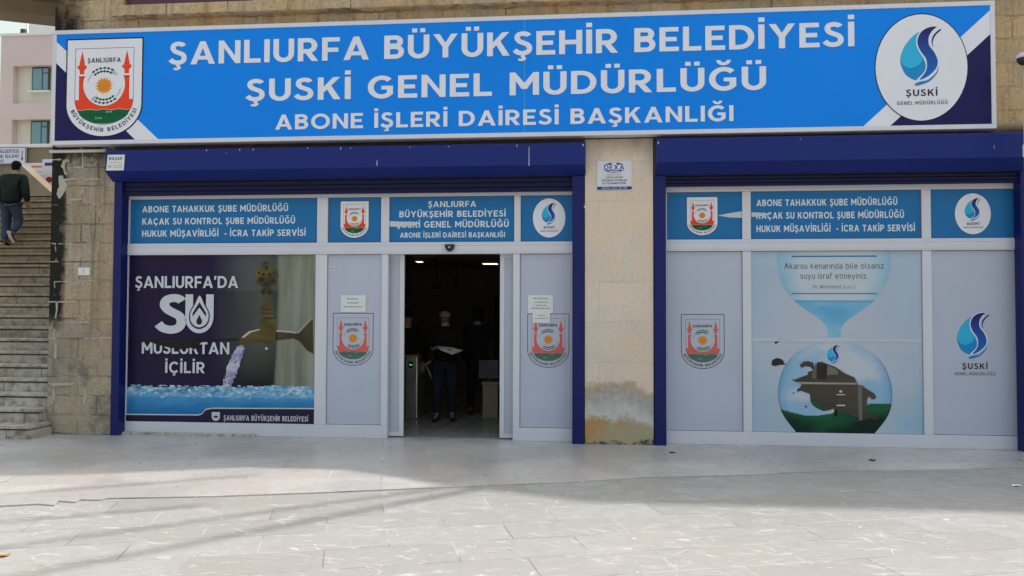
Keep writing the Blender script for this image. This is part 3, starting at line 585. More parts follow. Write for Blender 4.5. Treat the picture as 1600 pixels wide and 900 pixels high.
# ================================================================== SETTING
YF, YW = 0.0, -0.15                    # front of the aluminium frames, face of the stone piers
mb = MB(); mb.box(-400, 400, -400, 400, -0.5, -0.013)
plaza = tag(mb.build('plaza', M['plaza']), kind='structure')
edge = [G(0, 790), G(60, 787), G(85, 789), G(92, 782), G(118, 784), G(126, 780), G(158, 780.5), G(168, 778), G(330, 775), G(500, 769), G(640, 763), G(780, 757), G(890, 753), G(1000, 746), G(1180, 741), G(1250, 737), G(1420, 734), G(1600, 730)]
mb = MB(); mb.prism([(-18, -7.6), (-9, -5.2)] + edge + [(8.3, -0.2), (8.3, 0.14), (-18, 0.14)], -0.1, 0.0, 'z')
tag(mb.build('pavement', M['apron']), kind='structure')
# pale scuffs and scratches worn into the stone
class Flat:
    def __init__(s): s.bm = bmesh.new()
    def stroke(s, x, y, l, w, a, z):
        n = max(3, int(l/0.05)); top = []; bot = []; k = random.uniform(-0.2, 0.2)
        for i in range(n+1):
            t = i/n-0.5; px = t*l; py = k*l*t*t*0.6+random.gauss(0, w*0.2); hw_ = w*(1-4*t*t)*random.uniform(0.25, 1.0)+0.0008
            for L, sgn in ((top, 1), (bot, -1)):
                q = (px, py+sgn*hw_); L.append((x+q[0]*math.cos(a)-q[1]*math.sin(a), y+q[0]*math.sin(a)+q[1]*math.cos(a)))
        T = [s.bm.verts.new((p[0], p[1], z)) for p in top]; B_ = [s.bm.verts.new((p[0], p[1], z)) for p in bot]
        for i in range(n): s.bm.faces.new((B_[i], B_[i+1], T[i+1], T[i]))
random.seed(21)
fl = Flat()
for i in range(190):
    u, v = random.uniform(-150, 1750), 748+random.random()**0.8*240
    ex_ = 790-60*max(0, u)/1600
    x_, y_ = G(u, v, -0.013 if v > ex_ else 0.0); a_ = random.choice((R(-14), R(28), R(64), R(10)))+random.gauss(0, 0.35)
    fl.stroke(x_, y_, random.uniform(0.04, 0.34)*random.random()**0.5, random.uniform(0.002, 0.007), a_, (-0.013 if v > ex_ else 0.0)+0.0018)
    if random.random() < 0.16:
        for k in range(7): fl.stroke(x_+random.gauss(0, 0.06), y_+random.gauss(0, 0.05), random.uniform(0.02, 0.10), random.uniform(0.002, 0.006), random.uniform(0, 3.1), (-0.013 if v > ex_ else 0.0)+0.0024+k*0.0003)
me = bpy.data.meshes.new('scuff_marks'); fl.bm.to_mesh(me); fl.bm.free(); me.materials.append(M['scuff'])
tag(link(bpy.data.objects.new('scuff_marks', me), plaza), kind='stuff')
XL, XR = PX(77, 470, YW), 12.0         # building corner at the stairs, far right end
RX0, RX1, RY0, RY1, RH = XL+0.45, 9.0, 0.14, 8.5, 2.69
mb = MB(); mb.box(RX0, RX1, RY0, RY1, -0.1, 0.003)
tag(mb.build('floor', M['room_floor']), kind='structure')

# ------------------------------------------------------------------ the stone building
bld = empty('stone_building', (0, 0, 0), 'limestone building with sooty left corner housing the two blue shuttered shopfronts', 'building')
jl_out = PX(175.5, 478, -0.17); jl_in = PX(187.5, 478, -0.17)
jr_in = PX(894, 478, -0.17); jr_out = PX(912.5, 478, -0.17)
kl_out = PX(1022.5, 478, -0.17); kl_in = PX(1041, 478, -0.17)
kr_in = PX(1597.5, 478, -0.17); kr_out = kr_in + 0.18
ZL = 3.93                              # underside of the upper wall
MB().box(XL, jl_out-0.012, YW, 0.504, -0.05, ZL).build('pier', M['stone_left'], bld)
MB().box(jr_out+0.012, kl_out-0.012, YW, 0.504, -0.05, ZL).build('pier', M['stone_mid'], bld)
MB().box(kr_out+0.004, XR, YW, 0.504, -0.05, ZL).build('pier', M['stone_left'], bld)
ps = MB()
for k, blob in enumerate(([(262, 270), (330, 262), (346, 290), (302, 305), (288, 340), (296, 420), (322, 470), (288, 476), (264, 400), (230, 352), (252, 320)],
             [(200, 500), (262, 488), (274, 538), (430, 528), (442, 550), (300, 562), (324, 640), (256, 756), (216, 815), (182, 772), (180, 700), (206, 640), (204, 560)],
             [(575, 540), (700, 524), (806, 536), (700, 548), (600, 556), (590, 590), (570, 570)], [(345, 820), (520, 812), (524, 832), (400, 840)], [(120, 262), (230, 256), (228, 270), (124, 276)])):
    pts = [P(70+u/9, 220+v/9, YW) for u, v in catmull(blob, 3, True)]
    ps.prism([(p[0]+random.gauss(0, 0.003), p[1]+random.gauss(0, 0.003)) for p in pts], YW-0.010-0.001*k, YW-0.0005, 'y')
for blob in ([(350, 105), (360, 106), (362, 150), (352, 210), (344, 208), (352, 160)], [(300, 103), (478, 104), (478, 111), (300, 110)], [(345, 365), (358, 365), (354, 460), (340, 460)], [(300, 612), (468, 612), (466, 626), (340, 632), (344, 700), (332, 750), (300, 760), (330, 700), (334, 632)], [(526, 660), (540, 655), (548, 700), (530, 750), (520, 740)], [(360, 234), (560, 232), (560, 240), (362, 242)]):
    pts = [P(u/4, 445+v/4, YW) for u, v in blob]
    ps.prism([(p[0], p[1]+random.gauss(0, 0.003)) for p in pts], YW-0.008, YW-0.0005, 'y')
tag(ps.build('pale_mortar', M['mortar'], bld), kind='stuff')
zled0, zled1 = PZ(300, 21, YW-0.12), PZ(300, 4, YW-0.12)
xled = PX(174, 15, YW-0.12)
# upper wall, its unseen roof line shaped to cast the shadow edge on the paving
wx0, wx1 = PX(194, 2, YW), PX(395, 2, YW)
prof = [(XL, ZL+0.002), (XR, ZL+0.002), (XR, 9.9), (3.1, 9.9), (2.2, 9.0), (1.2, 8.3), (0.4, 7.4), (-0.5, 6.4), (-1.0, 6.25), (-1.7, 6.25), (-2.1, 7.0), (-2.7, 8.0), (-3.4, 8.6), (XL, 9.3)]
MB().prism([(XL, ZL+0.002), (XR, ZL+0.002), (XR, zled1-0.03), (XL, zled1-0.03)], YW+0.002, 0.504, 'y').build('wall', M['stone_up'], bld)
m2 = MB()
m2.prism([(XL, zled1-0.028), (wx0, zled1-0.028), (wx0, 7.4), (wx1, 7.4), (wx1, zled1-0.028), (XR, zled1-0.028)] + prof[2:], YW+0.002, 0.45, 'y')
m2.build('parapet_wall', M['stone_up'], bld)
MB().box(xled, XR, YW-0.13, YW+0.001, zled0, zled1, 0.012).build('ledge', M['stone_up'], bld)
w = MB().box(wx0+0.005, wx1-0.005, YW+0.06, YW+0.16, zled1-0.026, 7.39).build('window', M['win_purple'], bld)
MB().box(wx0+0.10, wx1-0.10, YW+0.05, YW+0.058, zled1+0.30, 7.3).build('pane', M['win_pane'], w)
# body of the building behind the front: side wall, back, interior shell
MB().box(XL+0.002, XL+0.40, 0.506, 6.0, -0.05, 9.0).build('side_wall', M['stone_up'], bld)
MB().box(XL+0.002, XL+6.0, 9.2, 19.0, -0.05, 24.0).build('stair_shade_block', M['plaster_cream'], bld)  # tall unseen block, added to keep the sun off the stairs
MB().box(XL+0.002, XL+0.40, 6.002, 9.198, -0.05, 9.0).build('side_wall', M['stone_up'], bld)
MB().box(XL+0.402, XR, 0.506, 9.19, 4.3, 4.5).build('roof', M['soffit'], bld)
MB().box(XL+0.402, XR, 8.6, 9.0, -0.05, 4.2).build('back_wall', M['room'], bld)
MB().box(XL+0.402, XR, 0.506, 8.598, RH, RH+0.25).build('ceiling', M['room'], bld)
MB().box(RX1, RX1+0.2, 0.506, 8.598, 0.004, RH-0.002).build('interior_wall', M['room'], bld)
MB().box(-7.0, 9.0, 8.0, 8.2, 0.004, RH-0.002).build('interior_wall', M['room'], bld)
mm = MB(); mm.box(-2.15, -1.25, 7.93, 7.995, 0.004, 2.1); mm.build('interior_door', M['room_dark'], bld)
# slab reaching over the stairs at the upper left, its edge running obliquely back
bx0 = P(0, 33, 1.0); 
bm_ = MB()
za = PZ(0, 32, 0.6); zb = za
pa = P(0, 32, 0.6); dr = ray(83, 41); tt = (za-CAM_H)/dr.z; pb = CAM_P + dr*tt
dx, dy = pb.x-pa[0], pb.y-0.6
q0 = (pa[0]-dx*6, 0.6-dy*6); q1 = (XL-0.006, 0.6+dy*(XL-0.006-pa[0])/dx)
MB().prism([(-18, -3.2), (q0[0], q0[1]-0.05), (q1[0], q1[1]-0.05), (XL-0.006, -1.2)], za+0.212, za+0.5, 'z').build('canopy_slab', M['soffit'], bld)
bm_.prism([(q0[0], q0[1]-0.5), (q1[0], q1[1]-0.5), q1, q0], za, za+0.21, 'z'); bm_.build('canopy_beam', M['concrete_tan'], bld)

# ------------------------------------------------------------------ the stairs on the left
st = empty('stone_staircase', (-9.5, -0.3, 0), 'wide worn stone staircase climbing beside the sooty building corner', 'stairs')
RISE, TREAD, NST = 0.18, 0.285, 25
ys0 = G(35, 687)[1]
def step_y(k): return ys0 + TREAD*(k-1) + (1.35 if k > 14 else 0.0)
XS0, XS1 = -14.5, XL-0.006
for k in range(1, NST+1):
    y0 = step_y(k); y1 = step_y(k+1) if k < NST else y0+4.0
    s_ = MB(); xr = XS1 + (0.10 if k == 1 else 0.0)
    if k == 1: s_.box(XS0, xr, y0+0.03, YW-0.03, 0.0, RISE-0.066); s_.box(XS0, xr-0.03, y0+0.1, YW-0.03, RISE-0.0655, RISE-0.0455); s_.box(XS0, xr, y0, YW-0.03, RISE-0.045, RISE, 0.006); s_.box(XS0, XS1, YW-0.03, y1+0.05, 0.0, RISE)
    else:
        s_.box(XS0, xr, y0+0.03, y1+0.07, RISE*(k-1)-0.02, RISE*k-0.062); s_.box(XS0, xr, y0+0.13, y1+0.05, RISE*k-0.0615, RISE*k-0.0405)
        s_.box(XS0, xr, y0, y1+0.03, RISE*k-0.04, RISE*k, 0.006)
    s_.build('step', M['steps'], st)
ztop = RISE*NST
# pieces at the head of the stairs
yb = 10.2
tri = [P(31, 256, yb), P(24, 270, yb), P(20, 312, yb), P(90, 312, yb), P(86, 306, yb)]
o = MB().prism(tri, yb, yb+0.45, 'y', 0.01).build('stair_parapet', M['concrete_tan'])
tag(o, 'tan triangular stone parapet at the head of the stairs', 'parapet')
yr = 12.6
rw = empty('retaining_wall', (-13.0, yr, 4), 'low pale wall with white coping behind the head of the stairs', 'wall')
MB().box(-24, XL-2, yr, yr+0.4, 3.5, PZ(40, 231, yr)).build('wall_body', M['concrete_tan'], rw)
MB().box(-24, XL-2, yr-0.08, yr+0.48, PZ(40, 231, yr), PZ(40, 226, yr), 0.01).build('coping', M['plaster_white'], rw)
def board(name, label, u0, v0, u1, v1, y, thick=0.05, cat='sign'):
    x0, z1 = P(u0, v0, y); x1, z0 = P(u1, v1, y)
    e = empty(name, ((x0+x1)/2, y, z0), label, cat)
    MB().box(x0, x1, y, y+thick, z0, z1, 0.006).build('panel', M['sign_frame'], e)
    return e, x0, x1, z0, z1
y_ = yr-0.10
e, x0, x1, z0, z1 = board('direction_sign', 'white direction sign with dark lettering and a down arrow above the stairs', -46, 231, 40, 256, y_)
a = Art(y_-0.002)
w_ = x1-x0; h_ = z1-z0; NB = lin(60, 70, 130)
a.poly([(x0, z1), (x1, z1), (x1, z1-0.02), (x0, z1-0.02)], NB); a.poly([(x1-0.02, z0), (x1, z0), (x1, z1-0.02), (x1-0.02, z1-0.02)], NB); a.poly([(x0, z0), (x1-0.02, z0), (x1-0.02, z0+0.02), (x0, z0+0.02)], NB)
a.text('ŞANLIURFA BELEDİYESİ', x0+0.1*w_, x0+0.87*w_, z0+0.66*h_, 0.2*h_, NB)
a.text('ABONE İŞLERİ', x0+0.3*w_, x0+0.87*w_, z0+0.38*h_, 0.17*h_, NB)
a.text('DAİRESİ', x0+0.3*w_, x0+0.6*w_, z0+0.10*h_, 0.17*h_, NB)
ax = x0+0.935*w_
a.poly([(ax-0.012, z0+0.3*h_), (ax+0.012, z0+0.3*h_), (ax+0.012, z0+0.8*h_), (ax-0.012, z0+0.8*h_)], INKD); a.poly([(ax, z0+0.15*h_), (ax+0.04, z0+0.36*h_), (ax-0.04, z0+0.36*h_)], INKD)
a.build('lettering', e, M['ink'])
y_ = 11.2
e, x0, x1, z0, z1 = board('notice_board', 'pale notice board with orange text bars behind the stone parapet', 34, 255, 72, 300, y_)
a = Art(y_-0.002); w_ = x1-x0; h_ = z1-z0
for fz, fa, fb, c in ((0.84, 0.40, 0.92, lin(225, 120, 90)), (0.66, 0.42, 0.9, lin(190, 190, 195)), (0.52, 0.40, 0.92, lin(230, 150, 120)), (0.36, 0.45, 0.95, lin(230, 140, 110))):
    a.poly([(x0+fa*w_, z0+fz*h_), (x0+fb*w_, z0+fz*h_), (x0+fb*w_, z0+(fz+0.07)*h_), (x0+fa*w_, z0+(fz+0.07)*h_)], c)
a.build('print', e)
y_ = 10.9
e, x0, x1, z0, z1 = board('notice_board', 'round-topped white notice board with a red badge at the building corner', 66, 249, 92, 300, y_)
a = Art(y_-0.002); w_ = x1-x0; h_ = z1-z0
a.poly(arc(x0+0.42*w_, z0+0.38*h_, 0.19*w_, 0.09*h_, 0, 360, 20)[:-1], lin(170, 40, 50)); a.build('badge', e); a = Art(y_-0.002); a.poly([(x0+0.15*w_, z0+0.8*h_), (x0+0.75*w_, z0+0.8*h_), (x0+0.75*w_, z0+0.9*h_), (x0+0.15*w_, z0+0.9*h_)], lin(60, 70, 130))
a.build('heading', e)
# pink building beyond
yp = 26.0
pk = empty('pink_building', (PX(60, 200, yp), yp, 0), 'pink plastered building with cream recessed window bays beyond the stairs', 'building')
xa, zt_ = P(2, 57, yp); xb = PX(420, 57, yp)
rec = [(20, 103, 400, 162), (18, 187, 400, 247), (16, 272, 400, 330)]
pw = MB()
zs = [zt_]; 
for r_ in rec: zs += [PZ(r_[0], r_[1], yp), PZ(r_[0], r_[3], yp)]
xr0 = PX(20, 130, yp)
pw.box(xa, xr0, yp, yp+8, 0, zt_); edges_ = [zt_] + zs[1:] + [0]
for i in range(0, len(edges_), 2): pw.box(xr0, xb, yp, yp+8, edges_[i+1], edges_[i])
for i in range(1, len(edges_)-1, 2): pw.box(xr0, xb, yp+0.9, yp+8, edges_[i+1], edges_[i])
pw.build('wall', M['plaster_pink'], pk)
MB().box(xa-0.05, xb, yp-0.06, yp+8.1, zt_, zt_+0.12).build('coping', M['plaster_white'], pk)
for i, r_ in enumerate(rec):
    z1, z0 = edges_[1+2*i], edges_[2+2*i]
    MB().box(xr0+0.002, xb, yp+0.35, yp+0.896, z0+0.002, z1-0.002).build('cream_panel', M['plaster_cream'], pk)
    for (ua, ub) in ((51, 78), (128, 160), (210, 245)):
        wxa, wxb = PX(ua, 130, yp+0.3), PX(ub, 130, yp+0.3); wz0 = z0+(z1-z0)*(0.36 if i == 0 else 0.3)
        f_ = MB().box(wxa, wxb, yp+0.24, yp+0.348, wz0, z1-0.03)
        wf = f_.build('window', M['win_frame'], pk)
        xm = wxa+(wxb-wxa)*0.62
        pn = MB(); pn.box(wxa+0.06, xm-0.03, yp+0.225, yp+0.238, wz0+0.06, z1-0.09); pn.box(xm+0.03, wxb-0.06, yp+0.225, yp+0.238, wz0+0.06, z1-0.35); pn.box(xm+0.03, wxb-0.06, yp+0.225, yp+0.238, z1-0.29, z1-0.09)
        pn.build('pane', M['win_pane'], wf)
        MB().box(wxa-0.08, wxb+0.08, yp+0.10, yp+0.349, wz0-0.08, wz0-0.002).build('sill', M['plaster_white'], wf)
cx_, cz_ = P(37, 53, yp+3)
MB().box(cx_-0.12, cx_+0.12, yp+2.9, yp+3.1, zt_+0.1, PZ(37, 46, yp+3)).build('chimney', M['win_frame'], pk)
yq = 48.0
wb = empty('white_building', (PX(62, 100, yq), yq, 0), 'white building rising just above the pink roof line', 'building')
MB().box(PX(44, 40, yq), PX(300, 40, yq), yq, yq+9, 0, PZ(60, 26, yq)).build('wall', M['plaster_white'], wb)
for k in range(6): MB().box(PX(52+22*k, 54, yq), PX(63+22*k, 54, yq), yq-0.03, yq+0.01, PZ(60, 57, yq), PZ(60, 52.5, yq)).build('window', M['win_frame'], wb)
MB().tube([(PX(42.5, 50, yq-2), yq-2, 0), (PX(42.5, 50, yq-2), yq-2, PZ(42, 22, yq-2))], 0.10, 10).build('drain_pipe', M['pipe'], wb)

# ------------------------------------------------------------------ fascia sign
YS = -0.32
sx0, sx1 = PX(80.5, 135, YS), PX(1556, 100, YS)
sz1 = (PZ(400, 38, YS)+PZ(1200, 11.4, YS))/2; sz0 = (PZ(400, 220.5, YS)+PZ(1200, 207, YS))/2
sg = empty('fascia_sign', ((sx0+sx1)/2, YS, sz0), 'long blue fascia sign with white lettering, a shield emblem and an oval water logo', 'sign')
bw_ = 0.055
MB().box(sx0+bw_, sx1-bw_, YS+0.012, YW-0.01, sz0+bw_, sz1-bw_).build('backing', M['sign_frame'], sg)
fr = MB(); fr.box(sx0, sx1, YS, YW-0.008, sz1-bw_, sz1, 0.004); fr.box(sx0, sx1, YS, YW-0.008, sz0, sz0+bw_, 0.004)
fr.box(sx0, sx0+bw_, YS, YW-0.008, sz0+bw_+0.001, sz1-bw_-0.001, 0.004); fr.box(sx1-bw_, sx1, YS, YW-0.008, sz0+bw_+0.001, sz1-bw_-0.001, 0.004)
fr.build('frame', M['sign_frame'], sg)
YA = YS+0.008
ix0, ix1, iz0, iz1 = sx0+bw_, sx1-bw_, sz0+bw_, sz1-bw_
a = Art(YA)
a.grid(ix0, ix1, iz0, iz1, 60, 10, lambda x, z: tuple(c*(1+0.05*noise.noise(Vector((x*0.8, 0, z*1.3)))) for c in BLUE)); a.layer()
cl = lambda p: (max(ix0, min(ix1, p[0])), max(iz0, min(iz1, p[1])))
Q = lambda u, v: P(u, v, YA)
tl, bl, tl2, bl2 = Q(82.5, 65.5), Q(247, 219), Q(82.5, 98.7), Q(211, 219)
a.poly([(ix0, tl[1]), (bl[0], iz0), (bl2[0], iz0), (ix0, tl2[1])], WHITE); a.poly([(ix0, tl2[1]-0.001), (bl2[0]-0.001, iz0), (ix0, iz0)], NAVY)
tr_, br_, tr2, br2 = Q(1549, 16), Q(1349, 197), Q(1550, 53), Q(1391, 195)
a.poly([(ix1, tr_[1]), (ix1, tr2[1]), (br2[0], iz0), (br_[0], iz0)], WHITE); a.poly([(ix1, tr2[1]-0.001), (ix1, iz0), (br2[0]+0.001, iz0)], NAVY)
xs_ = PX(819, 120, YA); a.layer(); a.poly([(xs_, iz0), (xs_+0.008, iz0), (xs_+0.008, iz1), (xs_, iz1)], lin(90, 165, 225))
a.build('face', sg)
a = Art(YA-0.003)
def line(a, txt, uL, vL, uR, vR, cap, Y, col=WHITE, **kw):
    """lettering from the left end of its baseline to the right end; cap = cap height in photo pixels at mid-line"""
    xL, zL = P(uL, vL, Y); xR, zR = P(uR, vR, Y); um, vm = (uL+uR)/2, (vL+vR)/2
    h = P(um, vm-cap, Y)[1]-P(um, vm, Y)[1]
    a.text(txt, xL, xR, (zL+zR)/2, h, col, **kw)
OUT = lin(30, 70, 130)
class Shade: pass
line(a, 'ŞANLIURFA BÜYÜKŞEHİR BELEDİYESİ', 265, 100, 1335, 74, 37.0, YA, space=0.42, track=0.135)
line(a, 'ŞUSKİ GENEL MÜDÜRLÜĞÜ', 385, 158, 1197, 140.5, 35.5, YA, space=0.45, track=0.145)
line(a, 'ABONE İŞLERİ DAİRESİ BAŞKANLIĞI', 430, 202.5, 1146, 189.3, 24.0, YA, space=0.45, track=0.15)
a.build('lettering', sg, M['ink'])
a = Art(YA-0.003)
ex, ez = P(164.3, 61.7, YA); hw = (PX(222.5, 130, YA)-PX(106, 130, YA))/2; hz = (ez-PZ(164.3, 212.6, YA))/2.616
emblem(a, ex, ez, hw, hz); a.build('emblem', sg)
a = Art(YA-0.003)
lx, lz = P(1439.3, 105.3, YA); lw = (PX(1511, 105, YA)-PX(1367.5, 105, YA))/2; lh = (PZ(1439, 22.3, YA)-PZ(1439, 188.3, YA))/2
logo(a, lx, lz, lw, lh); a.build('logo', sg)

# ------------------------------------------------------------------ roller shutters
def shutter(label, x0, x1, zt, zf, zc, zs, rails, shared_end):
    e = empty('roller_shutter', ((x0+x1)/2, -0.2, zs), label, 'shutter', 'blue roller shutters over the shopfronts')
    pr = [(-0.34, zf), (-0.34, zt), (-0.30, zt+0.02), (YW-0.006, zt+0.02), (YW-0.006, zc), (-0.165, zc)]
    MB().box(rails[0][0]-0.003, rails[1][1]+0.003, YW+0.004, 0.5, zc+0.004, ZL-0.004).build('lintel', M['stone_up'], bld)
    MB().box(rails[0][0]-0.003, rails[1][1]+0.003, 0.004, 0.5, zs+0.012, zc+0.003).build('lintel', M['shutter_dark'], bld)
    MB().prism(pr, x0, x1, 'x', 0.006).build('box', M['shutter'], e)
    sl = MB()
    n = 3; hh = (zc-0.01-zs)/n
    for k in range(n): sl.box(rails[0][1]-0.02, rails[1][0]+0.02, -0.12-0.008*(k % 2), -0.085, zs+hh*k+0.004, zs+hh*(k+1)-0.004, 0.004)
    sl.build('curtain', M['shutter_dark'], e)
    for (r0, r1) in rails:
        r = MB(); r.box(r0, r1, -0.17, -0.003, 0.004, zc-0.004, 0.005)
        r.build('guide_rail', M['jamb'], e)
    return e
ysb = -0.34
zt1 = (PZ(165, 236, ysb)+PZ(911, 223.5, ysb))/2; zf1 = (PZ(165, 265, ysb)+PZ(911, 259.5, ysb))/2
zc1 = (PZ(180, 281, -0.165)+PZ(911, 277, -0.165))/2
zs1 = (PZ(300, 306, -0.1)+PZ(850, 300, -0.1))/2
shut1 = shutter('blue roller shutter box and rails framing the left shopfront with the open door', PX(164, 250, ysb), PX(915, 250, ysb), zt1, zf1, zc1, zs1, [(jl_out, jl_in), (jr_in, jr_out)], False)
zt2 = (PZ(1027, 219, ysb)+PZ(1590, 206, ysb))/2; zf2 = (PZ(1026, 252.5, ysb)+PZ(1590, 246.5, ysb))/2
zc2 = (PZ(1026, 273, -0.165)+PZ(1590, 268, -0.165))/2; zs2 = (PZ(1045, 292, -0.1)+PZ(1585, 287, -0.1))/2
shut2 = shutter('blue roller shutter box and rails framing the right shopfront beside the pale pier', PX(1026, 240, ysb), kr_out+0.05, zt2, zf2, zc2, zs2, [(kl_out, kl_in), (kr_in, kr_out)], False)

def scratches(parent, items, Y):
    a = Art(Y)
    for (u, v0, v1, w_) in items:
        xa_, za_ = P(u, v0, Y); xb_, zb_ = P(u+w_, v1, Y)
        a.poly([(xa_, zb_), (xb_, zb_), (xb_-0.002, za_), (xa_+0.002, za_)], lin(186, 192, 214))
    return tag(a.build('paint_chips', parent), kind='stuff')
scratches(shut1, [(322, 233.5, 236, 1.5), (374, 232.5, 235.5, 1.2), (395, 232, 235, 1.2), (480, 230, 232.5, 1.4), (531.5, 230, 233.5, 1.6), (547, 230.5, 232.5, 1.2), (588.5, 250, 259, 1.2), (640, 229, 231, 1), (826, 230, 259, 1.2), (807, 226, 229, 1.4), (910, 225, 228, 2), (353, 238, 240, 1), (700, 228, 229.5, 1.5)], -0.3412)
scratches(shut2, [(1027.5, 221, 225, 2), (1553, 226, 232, 1), (1250, 216, 218, 1.2)], -0.3412)
# ------------------------------------------------------------------ shopfronts
TB = (0.018, 0.165, 0.42)              # printed blue of the transoms
PANEL = (0.50, 0.525, 0.64)
def hframe(mbx, x0, x1, z0, z1, y0=YF, y1=0.09): mbx.box(x0, x1, y0, y1, z0, z1, 0.004)
sf = empty('shopfront', (PX(550, 680, 0), 0, 0), 'left shopfront with open sliding doors, frosted panels and the tap poster', 'shopfront', 'white framed shopfronts')
fx0, fx1 = PX(190, 520, 0), PX(897, 520, 0)
zt_a, zt_b = PZ(550, 379, 0), PZ(550, 397.3, 0)
ztop = PZ(550, 301, 0) ; zblue = PZ(550, 308, 0)
zbot = (PZ(300, 660, 0)+PZ(850, 669, 0))/2
xm = {k: PX(u, 520, 0) for k, u in dict(a=198, b=491.8, c=509.8, d=595.5, e=605.5, o0=628, o1=779.5, f=801.5, g=812, h=892.5).items()}
fm = MB()
hframe(fm, fx0, fx1, zblue, ztop); hframe(fm, fx0, fx1, zt_b, zt_a, -0.012, 0.09); [hframe(fm, fx0, fx1, zt_b+f*(zt_a-zt_b)-0.012, zt_b+f*(zt_a-zt_b)+0.012, -0.017, -0.0125) for f in (0.22, 0.78)]
hframe(fm, fx0, xm['e'], 0.0, zbot); hframe(fm, xm['f'], fx1, 0.0, zbot)
for (p, q) in ((fx0, xm['a']), (xm['b'], xm['c']), (xm['d'], xm['e']), (xm['f'], xm['g']), (xm['h'], fx1)):
    hframe(fm, p, q, zbot+0.001, zt_b-0.001, 0.003, 0.088)
ub = {k: PX(u, 343, 0) for k, u in dict(a=202, b=495.3, c=512, d=595.3, e=608, f=803.5, g=813.5, h=895).items()}
for (p, q) in ((fx0, ub['a']), (ub['b'], ub['c']), (ub['d'], ub['e']), (ub['f'], ub['g']), (ub['h'], fx1)):
    if q > p: hframe(fm, p, q, zt_a+0.001, zblue-0.001, 0.003, 0.088)
fm.build('frame', M['frame'], sf)
MB().box(PX(186, 520, 0), PX(402, 520, 0), -0.075, -0.004, -0.01, 0.035, 0.012).build('rough_sill', M['steps'], sf)
YP = 0.030                             # printed vinyl plane on the panes
def pane_art(x0, x1, z0, z1, col, parent, name, extra=None, wob=0.04, Y=YP):
    MB().box(x0, x1, Y+0.004, Y+0.02, z0, z1).build(name+'_pane' if not name.endswith('pane') else name, M['rubber'], parent)
    a = Art(Y)
    g_ = 0.006
    a.poly([(x0, z0), (x1, z0), (x1, z1), (x0, z1)], lin(60, 62, 66)); a.layer()
    a.grid(x0+g_, x1-g_, z0+g_, z1-g_, 24, 24, lambda x, z: tuple(c*(1+wob*noise.noise(Vector((x*1.1+3, 1.7, z*1.6)))) for c in col)); a.layer()
    if extra: extra(a)
    return a
def transom_text(rows):
    def fn(a):
        for (t, uL, vL, uR, vR, cap) in rows: line(a, t, uL, vL, uR, vR, cap, YP, lin(222, 226, 232), track=0.16, space=0.48)
    return fn
a = pane_art(ub['a'], ub['b'], zt_a, zblue, TB, sf, 'transom', transom_text([
    ('ABONE TAHAKKUK ŞUBE MÜDÜRLÜĞÜ', 222.5, 331.5, 450, 330.3, 10.0), ('KAÇAK SU KONTROL ŞUBE MÜDÜRLÜĞÜ', 222.3, 350.7, 461, 349.7, 10.0), ('HUKUK MÜŞAVİRLİĞİ  - İCRA TAKİP SERVİSİ', 222, 370, 477.5, 368.6, 10.0)]))
a.build('transom', sf)
def em_at(uc, vt, vb, uL, uR, vm, plate=True):
    def fn(a):
        ex, ez = P(uc, vt, YP); emblem(a, ex, ez, (PX(uR, vm, YP)-PX(uL, vm, YP))/2, (ez-PZ(uc, vb, YP))/2.616, plate)
    return fn
a = pane_art(ub['c'], ub['d'], zt_a, zblue, TB, sf, 'transom', em_at(554.3, 314.5, 371.5, 532.5, 576.3, 340)); a.build('transom', sf)
def pale_strip(a):  # flat pale strip drawn over the transom lettering
    Q = lambda u, v: P(u, v, YP)
    a.layer(8); a.poly([Q(609, 345.5), Q(640, 347), Q(657, 348), Q(650, 352), Q(625, 354.5), Q(609, 354)], lin(205, 210, 214))
a = pane_art(ub['e'], ub['f'], zt_a, zblue, TB, sf, 'transom', transom_text([
    ('ŞANLIURFA', 669, 323.7, 744, 323.2, 9.3), ('BÜYÜKŞEHİR BELEDİYESİ', 624, 339.5, 790, 338.5, 9.6), ('ŞUSKİ GENEL MÜDÜRLÜĞÜ', 620, 356, 795, 354.6, 9.8), ('ABONE İŞLERİ DAİRESİ BAŞKANLIĞI', 625, 371.8, 789, 370.2, 8.0)]))
pale_strip(a); a.build('transom', sf)
def lg_at(uc, vc, uL, uR, vt, vb):
    def fn(a):
        x, z = P(uc, vc, YP); logo(a, x, z, (PX(uR, vc, YP)-PX(uL, vc, YP))/2, (PZ(uc, vt, YP)-PZ(uc, vb, YP))/2)
    return fn
a = pane_art(ub['g'], ub['h'], zt_a, zblue, TB, sf, 'transom', lg_at(858, 340.5, 832.5, 883.3, 310, 371.3)); a.build('transom', sf)
